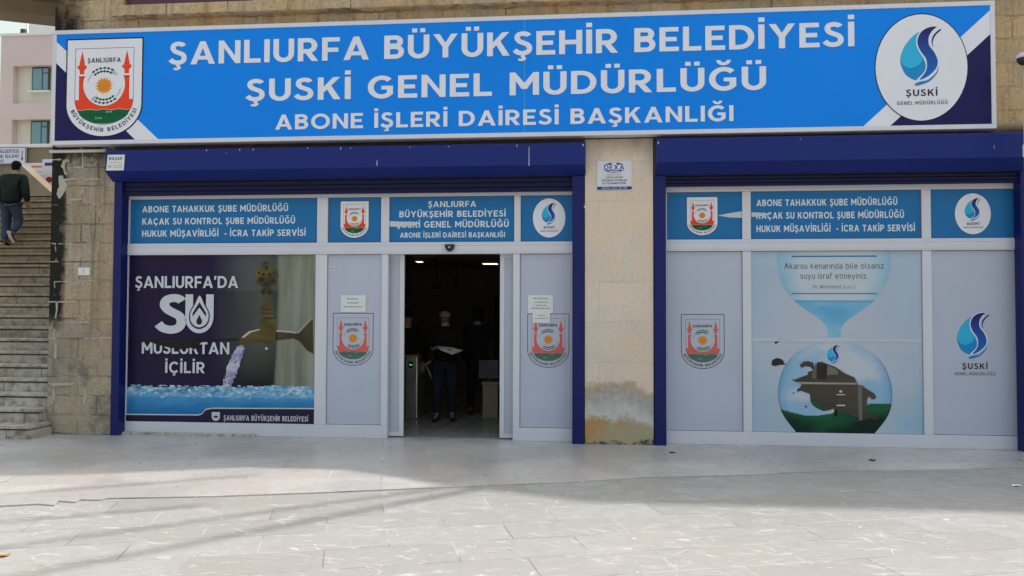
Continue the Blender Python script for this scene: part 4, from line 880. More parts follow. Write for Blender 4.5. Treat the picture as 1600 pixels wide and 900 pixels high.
# frosted fixed panels and sliding leaves
a = pane_art(xm['c'], xm['d'], zbot, zt_b, PANEL, sf, 'frosted_panel', em_at(552, 489, 571.5, 520.3, 583.8, 530, False))
for vv, uu in ((404, 526), (416, 525), (422, 525)):
    x0, z1 = P(513, vv, YP); x1, z0 = P(uu, vv+2, YP); a.poly([(x0, z0), (x1, z0), (x1, z1), (x0, z1)], lin(200, 206, 214), z_off=0.001)
a.build('frosted_panel', sf)
a = pane_art(xm['g'], xm['h'], zbot, zt_b, PANEL, sf, 'frosted_panel', em_at(856.7, 490, 574.5, 824, 889.5, 530, False)); a.build('frosted_panel', sf)
def leaf(x0, x1, stile_right):
    l = MB(); sw_ = 0.062
    sa, sb = (x1-sw_, x1) if stile_right else (x0, x0+sw_)
    l.box(sa, sb, 0.115, 0.155, 0.015, zt_b+0.04, 0.004)
    ia, ib = (x0-0.55, sa) if stile_right else (sb, x1+0.55)
    l.box(ia, ib, 0.117, 0.153, 0.015, 0.075, 0.003); l.box(ia, ib, 0.117, 0.153, zt_b-0.05, zt_b+0.04, 0.003)
    o = l.build('sliding_door', M['frame'], sf)
    MB().box(ia, ib, 0.128, 0.142, 0.076, zt_b-0.051).build('frosted_glass', M['frost'], o)
    MB().box(ia, sb if stile_right else ib, 0.12, 0.15, 0.001, 0.0145).build('seal', M['rubber'], o)
M['frost'] = weathered('frosted_film', (0.49, 0.515, 0.62), 0.30, 0.08, 1.5)
leaf(xm['e'], xm['o0'], True); leaf(xm['o1'], xm['f'], False)
sx, sz = P(702.5, 383, -0.05)
ss = MB(); ss.prism([(sx-0.066, sz+0.01), (sx+0.066, sz+0.01)] + arc(sx, sz, 0.064, 0.085, 0, -180, 14), -0.075, -0.0125, 'y', 0.008); ob = ss.build('door_sensor', M['black'], sf)
MB().ball((sx, -0.076, sz-0.028), 0.013, 1, 0.5, 1, 12).build('sensor_eye', M['frame'], ob)

# ---- tap poster (printed on the left pane, torn near the middle)
px0, px1 = xm['a'], xm['b']
MB().box(px0, px1, YP+0.02, YP+0.026, zbot, zt_b).build('window_pane', M['glass'], sf)
a = Art(YP)
Q = lambda u, v: P(u, v, YP)
xL, zB = px0+0.004, zbot+0.004; xRr, zT = px1-0.004, zt_b-0.004
def fbm(x, z, s=1.0, o=4, seed=0.0): return noise.fractal(Vector((x*s+seed, seed*0.7, z*s)), 0.9, 2.1, o)
xcol = PX(433, 500, YP); xph = PX(330, 480, YP); xnav = PX(395, 480, YP)
def lerp(a_, b_, t): t = max(0, min(1, t)); return tuple(a_[i]*(1-t)+b_[i]*t for i in range(3))
zwt = PZ(340, 604, YP)
def bgcol(x, z):
    n = fbm(x, z, 1.8)
    navy = lin(33, 22, 60); ph = lerp(lin(52, 56, 54), lin(98, 104, 98), 0.4+0.8*noise.noise(Vector((x*3.2, 4, z*0.9))))
    if z > PZ(400, 455, YP): ph = lerp(ph, lin(92, 96, 100), 0.5+0.6*noise.noise(Vector((x*2.0, 8, z*2.5))))
    ph = lerp(ph, lin(28, 28, 30), (PZ(400, 540, YP)-z)/0.5)
    c = lerp(navy, ph, (x-xph)/(xnav-xph))
    cw = xcol+0.03*noise.noise(Vector((0.3, 1, z*2.0)))
    if x > cw-0.02:
        wood = lerp(lin(150, 152, 140), lin(112, 116, 100), 0.5+0.9*fbm(x*3.5, z*0.35, 2.0, 4, 5.0))
        c = lerp(c, wood, (x-cw+0.02)/0.04)
    return c
a.grid(xL, xRr, zB, zT, 110, 100, bgcol); a.layer()
# water
def wat(x, z):
    n = fbm(x*1.0, z*3.0, 3.2, 5, 2.0); n2 = fbm(x*1.5, z*2.2, 9.0, 4, 8.0)
    t = (zwt-z)/0.34
    c = lerp(lin(92, 172, 220), lin(34, 118, 182), t+n*0.25)
    if t < 0.42: c = lerp(c, lin(196, 220, 236), max(0, n2*2.2)*(1-t*1.8)+0.15)
    if t < 0.3: c = lerp(c, lin(34, 70, 110), max(0, -n2*1.3-0.25))
    return c
zwb = zB
a.grid(xL, xRr, zwb, zwt+0.03, 150, 40, wat, clip=lambda x, z: z < zwt-0.02+0.035*fbm(x, 0.2, 4.0, 4)+0.03*(x-xL)/(xRr-xL)); a.layer()
# tap
def brass(x, z): return lerp(lin(112, 94, 48), lin(50, 46, 36), 0.5+0.9*fbm(x, z, 7.0, 3, 1.0))
def brassd(x, z): return lerp(lin(92, 80, 50), lin(38, 37, 33), 0.5+0.9*fbm(x, z, 6.0, 3, 3.0))
U = lambda pts: [Q(350+p[0]*0.3, 400+p[1]*0.3) for p in pts]
a.poly(U([(272, 388), (340, 392), (380, 398), (430, 345), (462, 318), (466, 510), (430, 490), (395, 445), (360, 430), (272, 440)]), brassd)
a.poly(U([(190, 330), (268, 330), (276, 395), (276, 440), (240, 455), (220, 480), (204, 455), (150, 440), (110, 470), (78, 470), (84, 430), (105, 405), (140, 388), (186, 384)]), brass); a.layer()
a.poly(U([(90, 425), (130, 392), (186, 380), (186, 386), (140, 398), (105, 425)]), lin(190, 188, 176)); a.poly(U([(272, 386), (340, 390), (380, 398), (378, 404), (330, 398), (272, 394)]), lin(176, 172, 158)); a.poly(U([(380, 398), (430, 345), (462, 318), (463, 326), (432, 356), (388, 404)]), lin(150, 150, 150))
a.poly(U([(205, 330), (205, 220), (246, 220), (246, 330)]), brassd); a.layer(); a.poly(U([(193, 318), (193, 262), (260, 262), (260, 318)]), brass); a.layer()
for vv in (275, 296): a.poly(U([(193, vv), (260, vv), (260, vv+5), (193, vv+5)]), lin(52, 46, 34))
for (c_x, c_y, r_x, r_y) in ((222, 56, 24, 30), (190, 95, 30, 34), (254, 95, 30, 34), (222, 110, 30, 40), (196, 130, 30, 25), (250, 130, 30, 25), (224, 160, 22, 30)):
    a.poly(U(arc(c_x, c_y, r_x, r_y, 0, 360, 18)[:-1]), brass, z_off=0.00025*((c_x*3+c_y) % 11))
a.poly(U([(178, 208), (192, 172), (256, 172), (270, 208)]), brass, z_off=0.0031); a.layer(8)
for (c_x, c_y, r_x, r_y) in ((222, 62, 9, 11), (194, 122, 16, 12), (256, 128, 15, 10), (206, 96, 8, 9), (240, 96, 8, 9), (184, 88, 6, 7), (262, 88, 6, 7), (206, 190, 11, 13), (240, 190, 11, 13), (224, 156, 6, 8)):
    a.poly(U(arc(c_x, c_y, r_x, r_y, 0, 360, 14)[:-1]), lin(40, 40, 40))
a.poly(U(arc(222, 482, 7, 7, 0, 360, 10)[:-1]), lin(200, 200, 200))
# running water
stream = [(78, 470), (108, 470), (100, 520), (84, 560), (70, 600), (55, 640), (42, 670), (20, 690), (-2, 690), (8, 640), (14, 590), (38, 530), (60, 495)]
jag = lambda pts: [(p[0]+random.uniform(-5, 5), p[1]+random.uniform(-4, 4)) for p in catmull(pts, 4, True)]
a.layer(); a.poly(U(jag(stream)), lambda x, z: lerp(lin(196, 196, 214), lin(128, 122, 170), 0.45+1.2*fbm(x, z, 8.0, 4, 6.0)))
a.layer()
for i in range(70):
    t = random.random(); u0 = 94-100*t**1.1+random.uniform(-16, 16)*(0.4+t); v0 = 480+205*t; r0 = random.uniform(1.5, 6)
    a.poly(U([(u0+r0*math.cos(R(k))*random.uniform(0.6, 1.2)*(0.6+0.3*t), v0+r0*1.5*math.sin(R(k))*random.uniform(0.6, 1.2)) for k in range(0, 360, 45)]), lerp(lin(222, 222, 236), lin(120, 112, 165), random.random()**1.3), z_off=i*0.00005)
a.layer(8)
for i in range(240):
    x = random.uniform(xL+0.02, xRr-0.02); dz_ = random.random()**1.6*0.17; z = zwt+0.012-dz_; r0 = random.uniform(0.006, 0.022)
    a.poly([(x+r0*1.6*math.cos(R(k))*random.uniform(0.5, 1.2), z+r0*0.55*math.sin(R(k))*random.uniform(0.5, 1.2)) for k in range(0, 360, 45)], lerp(lin(214, 232, 242), lin(70, 150, 205), random.random()), z_off=i*0.00002)
a.layer(10)
# writing
W2 = lin(206, 207, 216)
a.layer()
line(a, 'ŞANLIURFA’DA', 212.5, 450.5, 373, 449.5, 18.5, YP, W2, track=0.10)
line(a, 'MUSLUKTAN', 222.5, 552.5, 359, 553.3, 18.5, YP, W2, track=0.11)
line(a, 'İÇİLİR', 259, 582.5, 321, 583, 17.5, YP, W2, track=0.14)
sc = catmull([(565, 745), (480, 870), (335, 905), (190, 850), (150, 720), (230, 600), (345, 525), (470, 440), (520, 290), (450, 140), (300, 90), (130, 130), (20, 240)], 5)[3:]
x0, z0 = Q(248, 520.5); x1, z1 = Q(288, 460)
a.poly([(x0+(p[0]-20)/500*(x1-x0)*0.93, z0+p[1]/1000*(z1-z0)) for p in stroke(sc, 205)], W2)
x0, z0 = Q(290, 520.5); x1, z1 = Q(335, 460); ww, hh = x1-x0, z1-z0
a.poly([(x0, z1), (x0, z0+0.42*hh)] + [(x0+ww/2-ww/2*math.cos(R(t)), z0+0.42*hh-0.42*hh*math.sin(R(t))) for t in range(10, 171, 10)] + [(x1, z0+0.42*hh), (x1, z1), (x1-0.27*ww, z1), (x1-0.27*ww, z0+0.45*hh), (x0+0.27*ww, z0+0.45*hh), (x0+0.27*ww, z1)], W2)
a.layer()
xc = x0+ww/2
dropS = lambda k, zc: [(xc+k*p[0]*ww, zc+k*p[1]*hh) for p in catmull([(0, 0.46), (0.17, 0.22), (0.33, -0.02), (0.27, -0.27), (0, -0.38), (-0.27, -0.27), (-0.33, -0.02), (-0.17, 0.22)], 4, True)]
DN = lin(40, 34, 60)
a.poly(dropS(1.1, z0+0.52*hh), DN); a.layer(); a.poly(dropS(0.97, z0+0.52*hh), W2); a.layer(); 
a.poly([(xc, z0+0.80*hh), (xc+0.24*ww, z0+0.52*hh), (xc+0.24*ww, z0+0.42*hh), (xc, z0+0.66*hh), (xc-0.24*ww, z0+0.42*hh), (xc-0.24*ww, z0+0.52*hh)], DN); a.poly(dropS(0.30, z0+0.33*hh), DN)
# foot strip with its rising white swoosh
zs_ = PZ(330, 657, YP)
foot = [(xL, zB), (xRr, zB), (xRr, PZ(489, 639, YP)), (PX(332, 640, YP), PZ(332, 638.5, YP)), (PX(322, 641, YP), PZ(322, 640.5, YP)), (PX(317, 648, YP), PZ(317, 647, YP)), (PX(311, 648, YP), PZ(311, 649, YP)), (xL, PZ(200, 648, YP))]
a.layer(); a.poly([(p[0], p[1]+(0.016 if i > 1 else 0)) for i, p in enumerate(foot)], W2); a.layer(); a.poly(foot, lin(40, 30, 62)); a.layer()
x0, z1 = Q(332, 643.5); x1, z0 = Q(344.5, 657.5)
a.poly([(x0, z1), (x1, z1), (x1, (z0+z1)/2-0.01)] + [((x0+x1)/2+(x1-x0)/2*math.cos(R(t)), z0+0.055+0.055*math.sin(R(t))) for t in range(0, -181, -20)], W2); a.layer()
a.poly([((x0+x1)/2+(x1-x0)*0.3*math.cos(R(t)), (z0+z1)/2+0.01+0.03*math.sin(R(t))) for t in range(180, 361, 20)], lin(60, 50, 80))
line(a, 'ŞANLIURFA BÜYÜKŞEHİR BELEDİYESİ', 350.5, 656.7, 482, 658.2, 8.0, YP, W2, track=0.18, space=0.5)
# torn strip where the vinyl has gone
a.layer(2)
torn = [(200, 532), (246, 531), (300, 530), (312, 530), (372, 529), (372, 531.5), (320, 533), (313, 537), (312, 543), (309, 541), (305, 546), (298, 543), (288, 546), (272, 544), (262, 542), (248, 539), (236, 534), (215, 535)]
a.poly([Q(u, v) for u, v in torn], lin(30, 27, 27))
a.build('tap_poster', sf)

# ------------------------------------------------------------------ right shopfront
sr = empty('shopfront', (PX(1310, 690, 0), 0, 0), 'right shopfront with the hourglass poster between two frosted panels', 'shopfront', 'white framed shopfronts')
gx0, gx1 = kl_in-0.03, kr_in+0.03
r_ta, r_tb = (PZ(1100, 374.5, 0)+PZ(1560, 371.5, 0))/2, (PZ(1100, 393, 0)+PZ(1560, 390, 0))/2
r_top, r_bl = (PZ(1050, 291, 0)+PZ(1580, 284, 0))/2, (PZ(1050, 300, 0)+PZ(1580, 294.5, 0))/2
r_bot = (PZ(1174, 674.5, 0)+PZ(1500, 681, 0))/2
fm = MB()
hframe(fm, gx0, gx1, r_bl, r_top); hframe(fm, gx0, gx1, r_tb, r_ta, -0.012, 0.09); [hframe(fm, gx0, gx1, r_tb+f*(r_ta-r_tb)-0.012, r_tb+f*(r_ta-r_tb)+0.012, -0.017, -0.0125) for f in (0.22, 0.78)]; hframe(fm, gx0, gx1, 0.0, r_bot)
v_ = {k: PX(u, 500, 0) for k, u in dict(a=1042.5, b=1160.8, c=1174.3, d=1442.5, e=1457, f=1592).items()}
for (p, q) in ((gx0, v_['a']), (v_['b'], v_['c']), (v_['d'], v_['e']), (v_['f'], gx1)):
    hframe(fm, p, q, r_bot+0.001, r_tb-0.001, 0.003, 0.088); hframe(fm, p, q, r_ta+0.001, r_bl-0.001, 0.003, 0.088)
fm.build('frame', M['frame'], sr)
def strip(pts):
    def fn(a): a.layer(8); a.poly([P(u, v, YP) for u, v in pts], lin(200, 206, 210))
    return fn
def both(*fs):
    def fn(a):
        for f in fs: f(a)
    return fn
pane_art(v_['a'], v_['b'], r_ta, r_bl, TB, sr, 'transom', both(em_at(1097, 308, 367.5, 1073, 1120.7, 335), strip([(1121, 337), (1140, 333), (1160, 330), (1160, 340.5), (1140, 340)]))).build('transom', sr)
pane_art(v_['c'], v_['d'], r_ta, r_bl, TB, sr, 'transom', both(transom_text([
    ('ABONE TAHAKKUK ŞUBE MÜDÜRLÜĞÜ', 1182, 322, 1402, 320.4, 10.3), ('KAÇAK SU KONTROL ŞUBE MÜDÜRLÜĞÜ', 1182, 342, 1412.5, 340.5, 10.3), ('HUKUK MÜŞAVİRLİĞİ  - İCRA TAKİP SERVİSİ', 1182, 362.7, 1429.5, 361, 10.3)]), strip([(1174, 331.5), (1200, 333.5), (1204, 335), (1190, 338), (1174, 339)]))).build('transom', sr)
pane_art(v_['e'], v_['f'], r_ta, r_bl, TB, sr, 'transom', lg_at(1520, 334, 1492, 1548.3, 302, 366)).build('transom', sr)
pane_art(v_['a'], v_['b'], r_bot, r_tb, PANEL, sr, 'frosted_panel', em_at(1097.8, 491, 576.5, 1064, 1132, 530, False)).build('frosted_panel', sr)
def big_drop(a):
    kx = (PX(1547.5, 525, YP)-PX(1496, 525, YP))/262.0; kz = (PZ(1521, 489, YP)-PZ(1521, 561, YP))/367.0
    X, Z = P(1521, 525, YP); drop_logo(a, X, Z, kx, kz)
    line(a, 'ŞUSKİ', 1503.5, 576.3, 1543, 577.2, 9.3, YP, INKD, track=0.22); line(a, 'GENEL MÜDÜRLÜĞÜ', 1491, 586, 1555, 587, 5.0, YP, lin(120, 118, 128), track=0.28)
pane_art(v_['e'], v_['f'], r_bot, r_tb, PANEL, sr, 'frosted_panel', big_drop).build('frosted_panel', sr)
# ---- hourglass poster
MB().box(v_['c'], v_['d'], YP+0.02, YP+0.026, r_bot, r_tb).build('window_pane', M['glass'], sr)
a = Art(YP)
hx0, hx1, hz0, hz1 = v_['c']+0.004, v_['d']-0.004, r_bot+0.004, r_tb-0.004
cxh = PX(1303.5, 520, YP)
zn0, zn1 = PZ(1303, 535, YP), PZ(1303, 515, YP)
def hbg(x, z):
    e = abs(x-cxh)/((hx1-hx0)/2); t = (z-hz0)/(hz1-hz0)
    c = lerp(lin(186, 192, 208), lin(150, 186, 212), max(0, e-0.35)*1.1*(0.45+0.55*abs(t-0.5)*2)+0.25*max(0, 0.25-t)*4)
    return lerp(c, lin(196, 198, 210), 0.3+0.5*fbm(x, z, 1.2, 3, 4.0))
a.grid(hx0, hx1, hz0, hz1, 60, 60, hbg); a.layer()
zneck = PZ(1303, 524, YP)
BULB = catmull([(388, 88.5), (405, 89), (430, 86), (450, 79), (470, 63), (485, 44), (500, 22), (512, 12), (522, 10), (531, 15), (540, 38), (552, 60), (570, 76), (590, 85), (612, 89), (635, 87), (652, 80), (668, 68), (682, 56)], 8)
def bulb_r(v_px):                      # half width of the glass in photo pixels per row
    for (a0, r0), (a1, r1) in zip(BULB, BULB[1:]):
        if a0 <= v_px <= a1: return r0+(r1-r0)*(v_px-a0)/max(1e-6, a1-a0)
    return BULB[0][1] if v_px < 388 else BULB[-1][1]
px_per_m = 1/(PX(1304.5, 520, YP)-PX(1303.5, 520, YP))
def inside(x, z):
    v = v_of(z); return abs(x-cxh)*px_per_m < bulb_r(v)
zA, zBq = PZ(1303, 400, YP), PZ(1303, 670, YP)
def v_of(z): return 400+(zA-z)/(zA-zBq)*270
def glassc(x, z):
    v = v_of(z); r = max(1, bulb_r(v)); e = abs(x-cxh)*px_per_m/r; n = fbm(x*0.8, z*1.6, 2.2, 4, 9.0)
    if v < 469:
        c = lerp(lin(196, 206, 216), lin(120, 178, 214), max(0, e-0.6)*1.9+n*0.15)
        c = lerp(c, lin(196, 208, 218), 0.25*(1 if v > 462 else 0))
    elif v < 530:
        c = lerp(lin(96, 170, 212), lin(140, 190, 216), 0.4+n*0.9+(v-469)/120)
        if v < 473: c = lerp(c, lin(70, 150, 200), 0.6)
    else:
        sky_ = lerp(lin(150, 186, 216), lin(198, 202, 214), 0.35+n*1.1+0.9*(1-e)*(0.5 if v < 590 else 0.3))
        c = lerp(sky_, lin(96, 158, 206), max(0, e-0.80)*3.0*max(0, min(1, (v-540)/40)))
        hill = 640 - 4*math.sin((x-cxh)*3.0) + 7*math.cos((x-cxh)*4.2+0.8) + 3*noise.noise(Vector((x*2, 0, 0)))
        if v > hill:
            g0 = lerp(lin(26, 92, 62), lin(12, 40, 34), (v-hill)/32+0.5*fbm(x, z*2, 2.5, 4, 3.0)); c = g0
        c = lerp(c, lin(30, 60, 80), max(0, e-0.955)*10 if v > 560 else 0)
    return c
NU, NV = 60, 200; b0 = len(a.v)
for j in range(NV+1):
    z = hz0+(hz1-hz0)*j/NV; r = bulb_r(v_of(z))/px_per_m
    for i in range(NU+1):
        x = cxh+r*math.sin((2*i/NU-1)*math.pi/2); a.v.append((x, a.Y-a.k*0.0005, z)); a.c.append(glassc(x, z))
for j in range(NV):
    for i in range(NU):
        q = b0+j*(NU+1)+i; a.f.append([q, q+1, q+NU+2, q+NU+1])
a.layer()
def hl(u0, v0, u1, v1, c):
    x0, z1 = P(u0, v0, YP); x1, z0 = P(u1, v1, YP); a.poly([(x0, z0), (x1, z0), (x1, z1), (x0, z1)], c)
hl(1237, 399.6, 1370, 401.2, lin(50, 110, 170)); hl(1237, 458, 1370, 459.6, lin(50, 100, 160))
DK = lin(58, 56, 66)
line(a, 'Akarsu kenarında bile olsanız', 1225.5, 419.8, 1381, 420, 8.9, YP, DK, font='int', track=0.19, space=0.48)
line(a, 'suyu israf etmeyiniz.', 1250.5, 435.5, 1356, 435.5, 8.9, YP, DK, font='int', track=0.19, space=0.48)
line(a, 'Hz. Muhammed (s.a.v.)', 1270, 450.6, 1336, 450.6, 5.6, YP, lin(80, 76, 90), font='int', track=0.22, space=0.5)
kx = (PX(1313, 555, YP)-PX(1292.5, 555, YP))/262.0; kz = (PZ(1303, 539, YP)-PZ(1303, 568, YP))/367.0
X, Z = P(1302.5, 553.5, YP); drop_logo(a, X, Z, kx, kz)
# the vinyl has torn away in the shape seen in the photo: dark interior behind old brown backing
a.layer()
V_ = lambda pts: [P(1190+p[0]*0.1888, 520+p[1]*0.1888, YP) for p in pts]
hole = [(312, 268), (345, 240), (385, 234), (425, 245), (440, 290), (455, 262), (460, 242), (500, 240), (545, 258), (590, 275), (640, 300), (690, 335), (730, 352), (770, 370), (785, 400), (800, 430), (830, 435), (880, 470), (930, 500), (948, 525), (940, 548), (910, 552), (895, 530), (880, 535), (870, 570), (880, 580), (850, 605), (862, 630), (880, 655), (930, 690), (962, 712), (945, 722), (890, 705), (840, 725), (800, 700), (740, 680), (690, 665), (640, 655), (600, 628), (560, 640), (510, 648), (470, 630), (430, 605), (405, 570), (398, 505), (360, 492), (320, 478), (300, 492), (292, 470), (318, 452), (330, 430), (285, 405), (242, 388), (280, 385), (330, 365), (385, 345), (378, 325), (425, 310), (405, 285), (370, 275), (330, 290)]
def oldc(x, z): 
    n = fbm(x, z, 2.0, 4, 11.0); c = lerp(lin(84, 75, 66), lin(60, 54, 50), 0.4+n)
    return c
a.poly(V_(hole), oldc); 
for bl_ in ([(80, 265), (88, 225), (125, 208), (160, 215), (185, 235), (180, 245), (203, 262), (150, 266), (110, 276)], [(105, 75), (145, 70), (135, 82), (112, 94)], [(258, 494), (272, 492), (270, 505), (262, 504)], [(355, 598), (370, 605), (380, 618), (362, 617)]):
    a.poly(V_(bl_), lin(52, 42, 36))
a.layer()
a.poly(V_([(405, 540), (440, 560), (470, 580), (520, 620), (530, 640), (480, 635), (430, 605), (408, 575)]), lin(38, 84, 58)); a.poly(V_([(600, 275), (640, 300), (690, 335), (660, 330), (620, 310)]), lin(70, 100, 84))
a.poly(V_([(270, 406), (790, 414), (792, 428), (330, 424)]), lin(158, 152, 148)); a.poly(V_([(795, 432), (830, 440), (832, 722), (805, 728)]), lin(112, 108, 104)); a.poly(V_([(440, 250), (455, 262), (450, 380), (415, 380), (420, 310), (440, 290)]), lin(100, 94, 90)); a.poly(V_([(545, 265), (625, 305), (632, 345), (540, 350)]), lin(118, 114, 108)); a.poly(V_([(455, 250), (540, 262), (540, 350), (535, 385), (462, 385)]), lin(48, 44, 42))
a.poly(V_([(600, 630), (628, 640), (632, 690), (598, 690)]), lin(14, 32, 26))
a.layer()
a.poly(V_([(622, 508), (690, 508), (690, 516), (622, 516)]), lin(200, 200, 200)); a.poly(V_([(620, 595), (690, 595), (690, 606), (620, 606)]), lin(200, 200, 200)); a.poly(V_(arc(654, 485, 13, 10, 0, 360, 12)[:-1]), lin(205, 203, 198))
# pale fold across the joint
a.poly([P(u, v, YP) for u, v in ((1175, 528), (1217, 527), (1212, 531), (1236, 533), (1255, 528), (1325, 527), (1345, 530), (1441, 530.5), (1441, 535), (1400, 534), (1340, 533.5), (1300, 535), (1237, 534), (1200, 533), (1175, 534))], lin(196, 202, 214))
a.build('hourglass_poster', sr)
# ------------------------------------------------------------------ papers, plaques, stickers
def sheet(name, label, u0, v0, u1, v1, Y, lines, cat='notice', tilt=0.0, group=None, inkc=lin(150, 150, 155)):
    x0, z1 = P(u0, v0, Y); x1, z0 = P(u1, v1, Y)
    e = empty(name, ((x0+x1)/2, Y, z0), label, cat, group)
    MB().box(x0, x1, Y, Y+0.0015, z0, z1).build('sheet', M['paper'], e)
    a = Art(Y-0.0006); w_, h_ = x1-x0, z1-z0
    for (fz, fa, fb, fh) in lines:
        n = max(2, int((fb-fa)*12)); x = fa
        while x < fb-0.02:
            l = random.uniform(0.05, 0.13); xe = min(fb, x+l)
            a.poly([(x0+x*w_, z0+fz*h_), (x0+xe*w_, z0+fz*h_), (x0+xe*w_, z0+(fz+fh)*h_), (x0+x*w_, z0+(fz+fh)*h_)], inkc); x = xe+0.025
    a.build('print', e); return e
YN = YP-0.010
sheet('paper_notice', 'single white paper notice taped above the shield on the panel left of the doorway', 532.5, 461, 571.5, 487.5, YN, [(0.74, 0.25, 0.72, 0.07), (0.50, 0.28, 0.70, 0.07), (0.27, 0.12, 0.86, 0.07)])
sheet('paper_notice', 'larger yellowed paper notice above the shield on the panel right of the doorway', 825, 461, 864.3, 489.5, YN, [(0.78, 0.2, 0.8, 0.06), (0.58, 0.28, 0.75, 0.06), (0.40, 0.32, 0.72, 0.06), (0.24, 0.15, 0.88, 0.06)])
sheet('paper_notice', 'small paper slip overlapping the shield just below a larger notice', 832, 488.6, 859.5, 504.5, YN-0.003, [(0.7, 0.3, 0.7, 0.08), (0.4, 0.15, 0.85, 0.08)])

# plaque on the pale pier
YQ = YW-0.012
x0, z1 = P(933, 251.5, YQ); x1, z0 = P(987, 297, YQ)
e = empty('wall_plaque', ((x0+x1)/2, YQ, z0), 'small white plaque with a blue oval emblem and phone strip on the pale pier', 'plaque')
MB().box(x0, x1, YQ, YW-0.001, z0, z1, 0.002).build('plate', M['sign_frame'], e)
a = Art(YQ-0.001); w_, h_ = x1-x0, z1-z0; BL = lin(28, 66, 140)
F = lambda fx, fz: (x0+fx*w_, z0+fz*h_)
a.poly([F(0, 0.02), F(1, 0.02), F(1, 0.125), F(0, 0.125)], BL); cx, cz = F(0.49, 0.77)
a.poly(arc(cx, cz, 0.325*w_, 0.17*h_, 0, 360, 36)[:-1], BL); a.layer()
a.poly([F(0.24, 0.86), F(0.74, 0.86), F(0.84, 0.80), F(0.84, 0.74), F(0.76, 0.69), F(0.22, 0.69), F(0.14, 0.74), F(0.14, 0.80)], WHITE)
a.poly([F(0.41, 0.87), F(0.57, 0.87), F(0.55, 0.93), F(0.43, 0.93)], WHITE); a.poly([F(0.36, 0.63), F(0.62, 0.63), F(0.64, 0.66), F(0.34, 0.66)], WHITE); a.layer()
def put(t, fa, fb, fz, fh, c, **k): a.text(t, x0+fa*w_, x0+fb*w_, z0+fz*h_, fh*h_, c, **k)
put('DEXA', 0.2, 0.79, 0.705, 0.14, BL, track=0.14); put('DİKKAT', 0.29, 0.70, 0.50, 0.07, lin(190, 180, 165), track=0.2)
for i, (t, fa, fb) in enumerate((('KAPALI DEVRE', 0.26, 0.74), ('GÜVENLİK SİSTEMLERİ', 0.13, 0.87), ('İLE İZLENMEKTEDİR'.replace('Z', 'S'), 0.16, 0.83))): put(t, fa, fb, 0.405-0.10*i, 0.062, lin(80, 80, 100), track=0.2)
put('0414 312 33 72', 0.14, 0.86, 0.042, 0.062, WHITE, font='int', track=0.12, space=0.35)
a.build('print', e, M['ink'])
# sticker on the shutter box
YK = -0.3425
x0, z1 = P(167, 242, YK); x1, z0 = P(194.5, 266, YK)
e = empty('sticker', ((x0+x1)/2, YK, z0), 'white lettered sticker at the left end of the blue shutter box', 'sticker')
mm = MB(); mm.prism([(x0-0.008, z0), (x1-0.012, z0), (x1, z1), (x0+0.012, z1)], YK, -0.3405, 'y'); mm.build('sheet', M['paper'], e)
a = Art(YK-0.0006); w_, h_ = x1-x0, z1-z0; put('BAŞAK', 0.14, 0.88, 0.66, 0.2, lin(60, 60, 66), track=0.14); put('LM 7132'.replace('LM', 'M'), 0.1, 0.85, 0.16, 0.2, lin(130, 130, 134), font='int', track=0.2)
a.poly([F(0.12, 0.50), F(0.85, 0.50), F(0.85, 0.53), F(0.12, 0.53)], lin(150, 150, 154)); a.build('print', e, M['ink'])
x0, z1 = P(1598, 226, YK); x1, z0 = P(1622, 245, YK)
e = empty('sticker', ((x0+x1)/2, YK, z0), 'white sticker at the far right end of the right shutter box', 'sticker')
MB().box(x0, x1, YK, -0.3405, z0, z1).build('sheet', M['paper'], e)
# small number plate on the sooty pier
x0, z1 = P(122, 418, YW-0.008); x1, z0 = P(140, 430, YW-0.008)
e = empty('number_plate', ((x0+x1)/2, YW, z0), 'tiny white house number plate on the left pier', 'plate')
MB().box(x0, x1, YW-0.008, YW-0.0005, z0, z1, 0.002).build('plate', M['paper'], e)
a = Art(YW-0.0088); w_, h_ = x1-x0, z1-z0; put('1', 0.42, 0.55, 0.25, 0.5, lin(120, 120, 120), font='int'); a.build('print', e, M['ink'])
# white conduit under the sign
yc = YW-0.02
pA, pB = P(78, 237.3, yc), P(166, 235, yc)
cd = MB().tube([(pA[0], yc, (pA[1]+pB[1])/2), (pB[0], yc, (pA[1]+pB[1])/2)], 0.022, 10).build('conduit', M['pipe'])
tag(cd, 'thin white conduit running under the sign to the left shutter box', 'pipe')
# camera post at the right edge
yk = -0.75
xk, zk = P(1597, 92, yk)
cp = empty('camera_post', (xk+0.06, yk, 0), 'white post at the right edge beside the end of the sign', 'post')
MB().tube([(xk+0.07, yk, 0.0), (xk+0.07, yk, zk-0.06)], 0.062, 14).build('post', M['pipe'], cp)
MB().box(xk-0.04, xk+0.19, yk-0.11, yk+0.11, 0.0, 0.015, 0.003).build('base_plate', M['pipe'], cp)
sc_ = empty('security_camera', (xk+0.03, yk, zk-0.1), 'white capped security camera with a dark dome on the post top', 'camera')
cc = MB(); cc.tube([(xk+0.03, yk, zk+0.005), (xk+0.03, yk, zk+0.04), (xk+0.03, yk, zk+0.075)], [0.095, 0.088, 0.045], 18); cc.build('cap', M['sign_frame'], sc_)
MB().ball((xk+0.03, yk, zk+0.004), 0.084, 1, 1, 1.0, 18).build('dome', M['black'], sc_)
MB().tube([(xk+0.075, yk, zk-0.10), (xk+0.06, yk, zk-0.06)], 0.03, 10).build('bracket', M['pipe'], sc_)

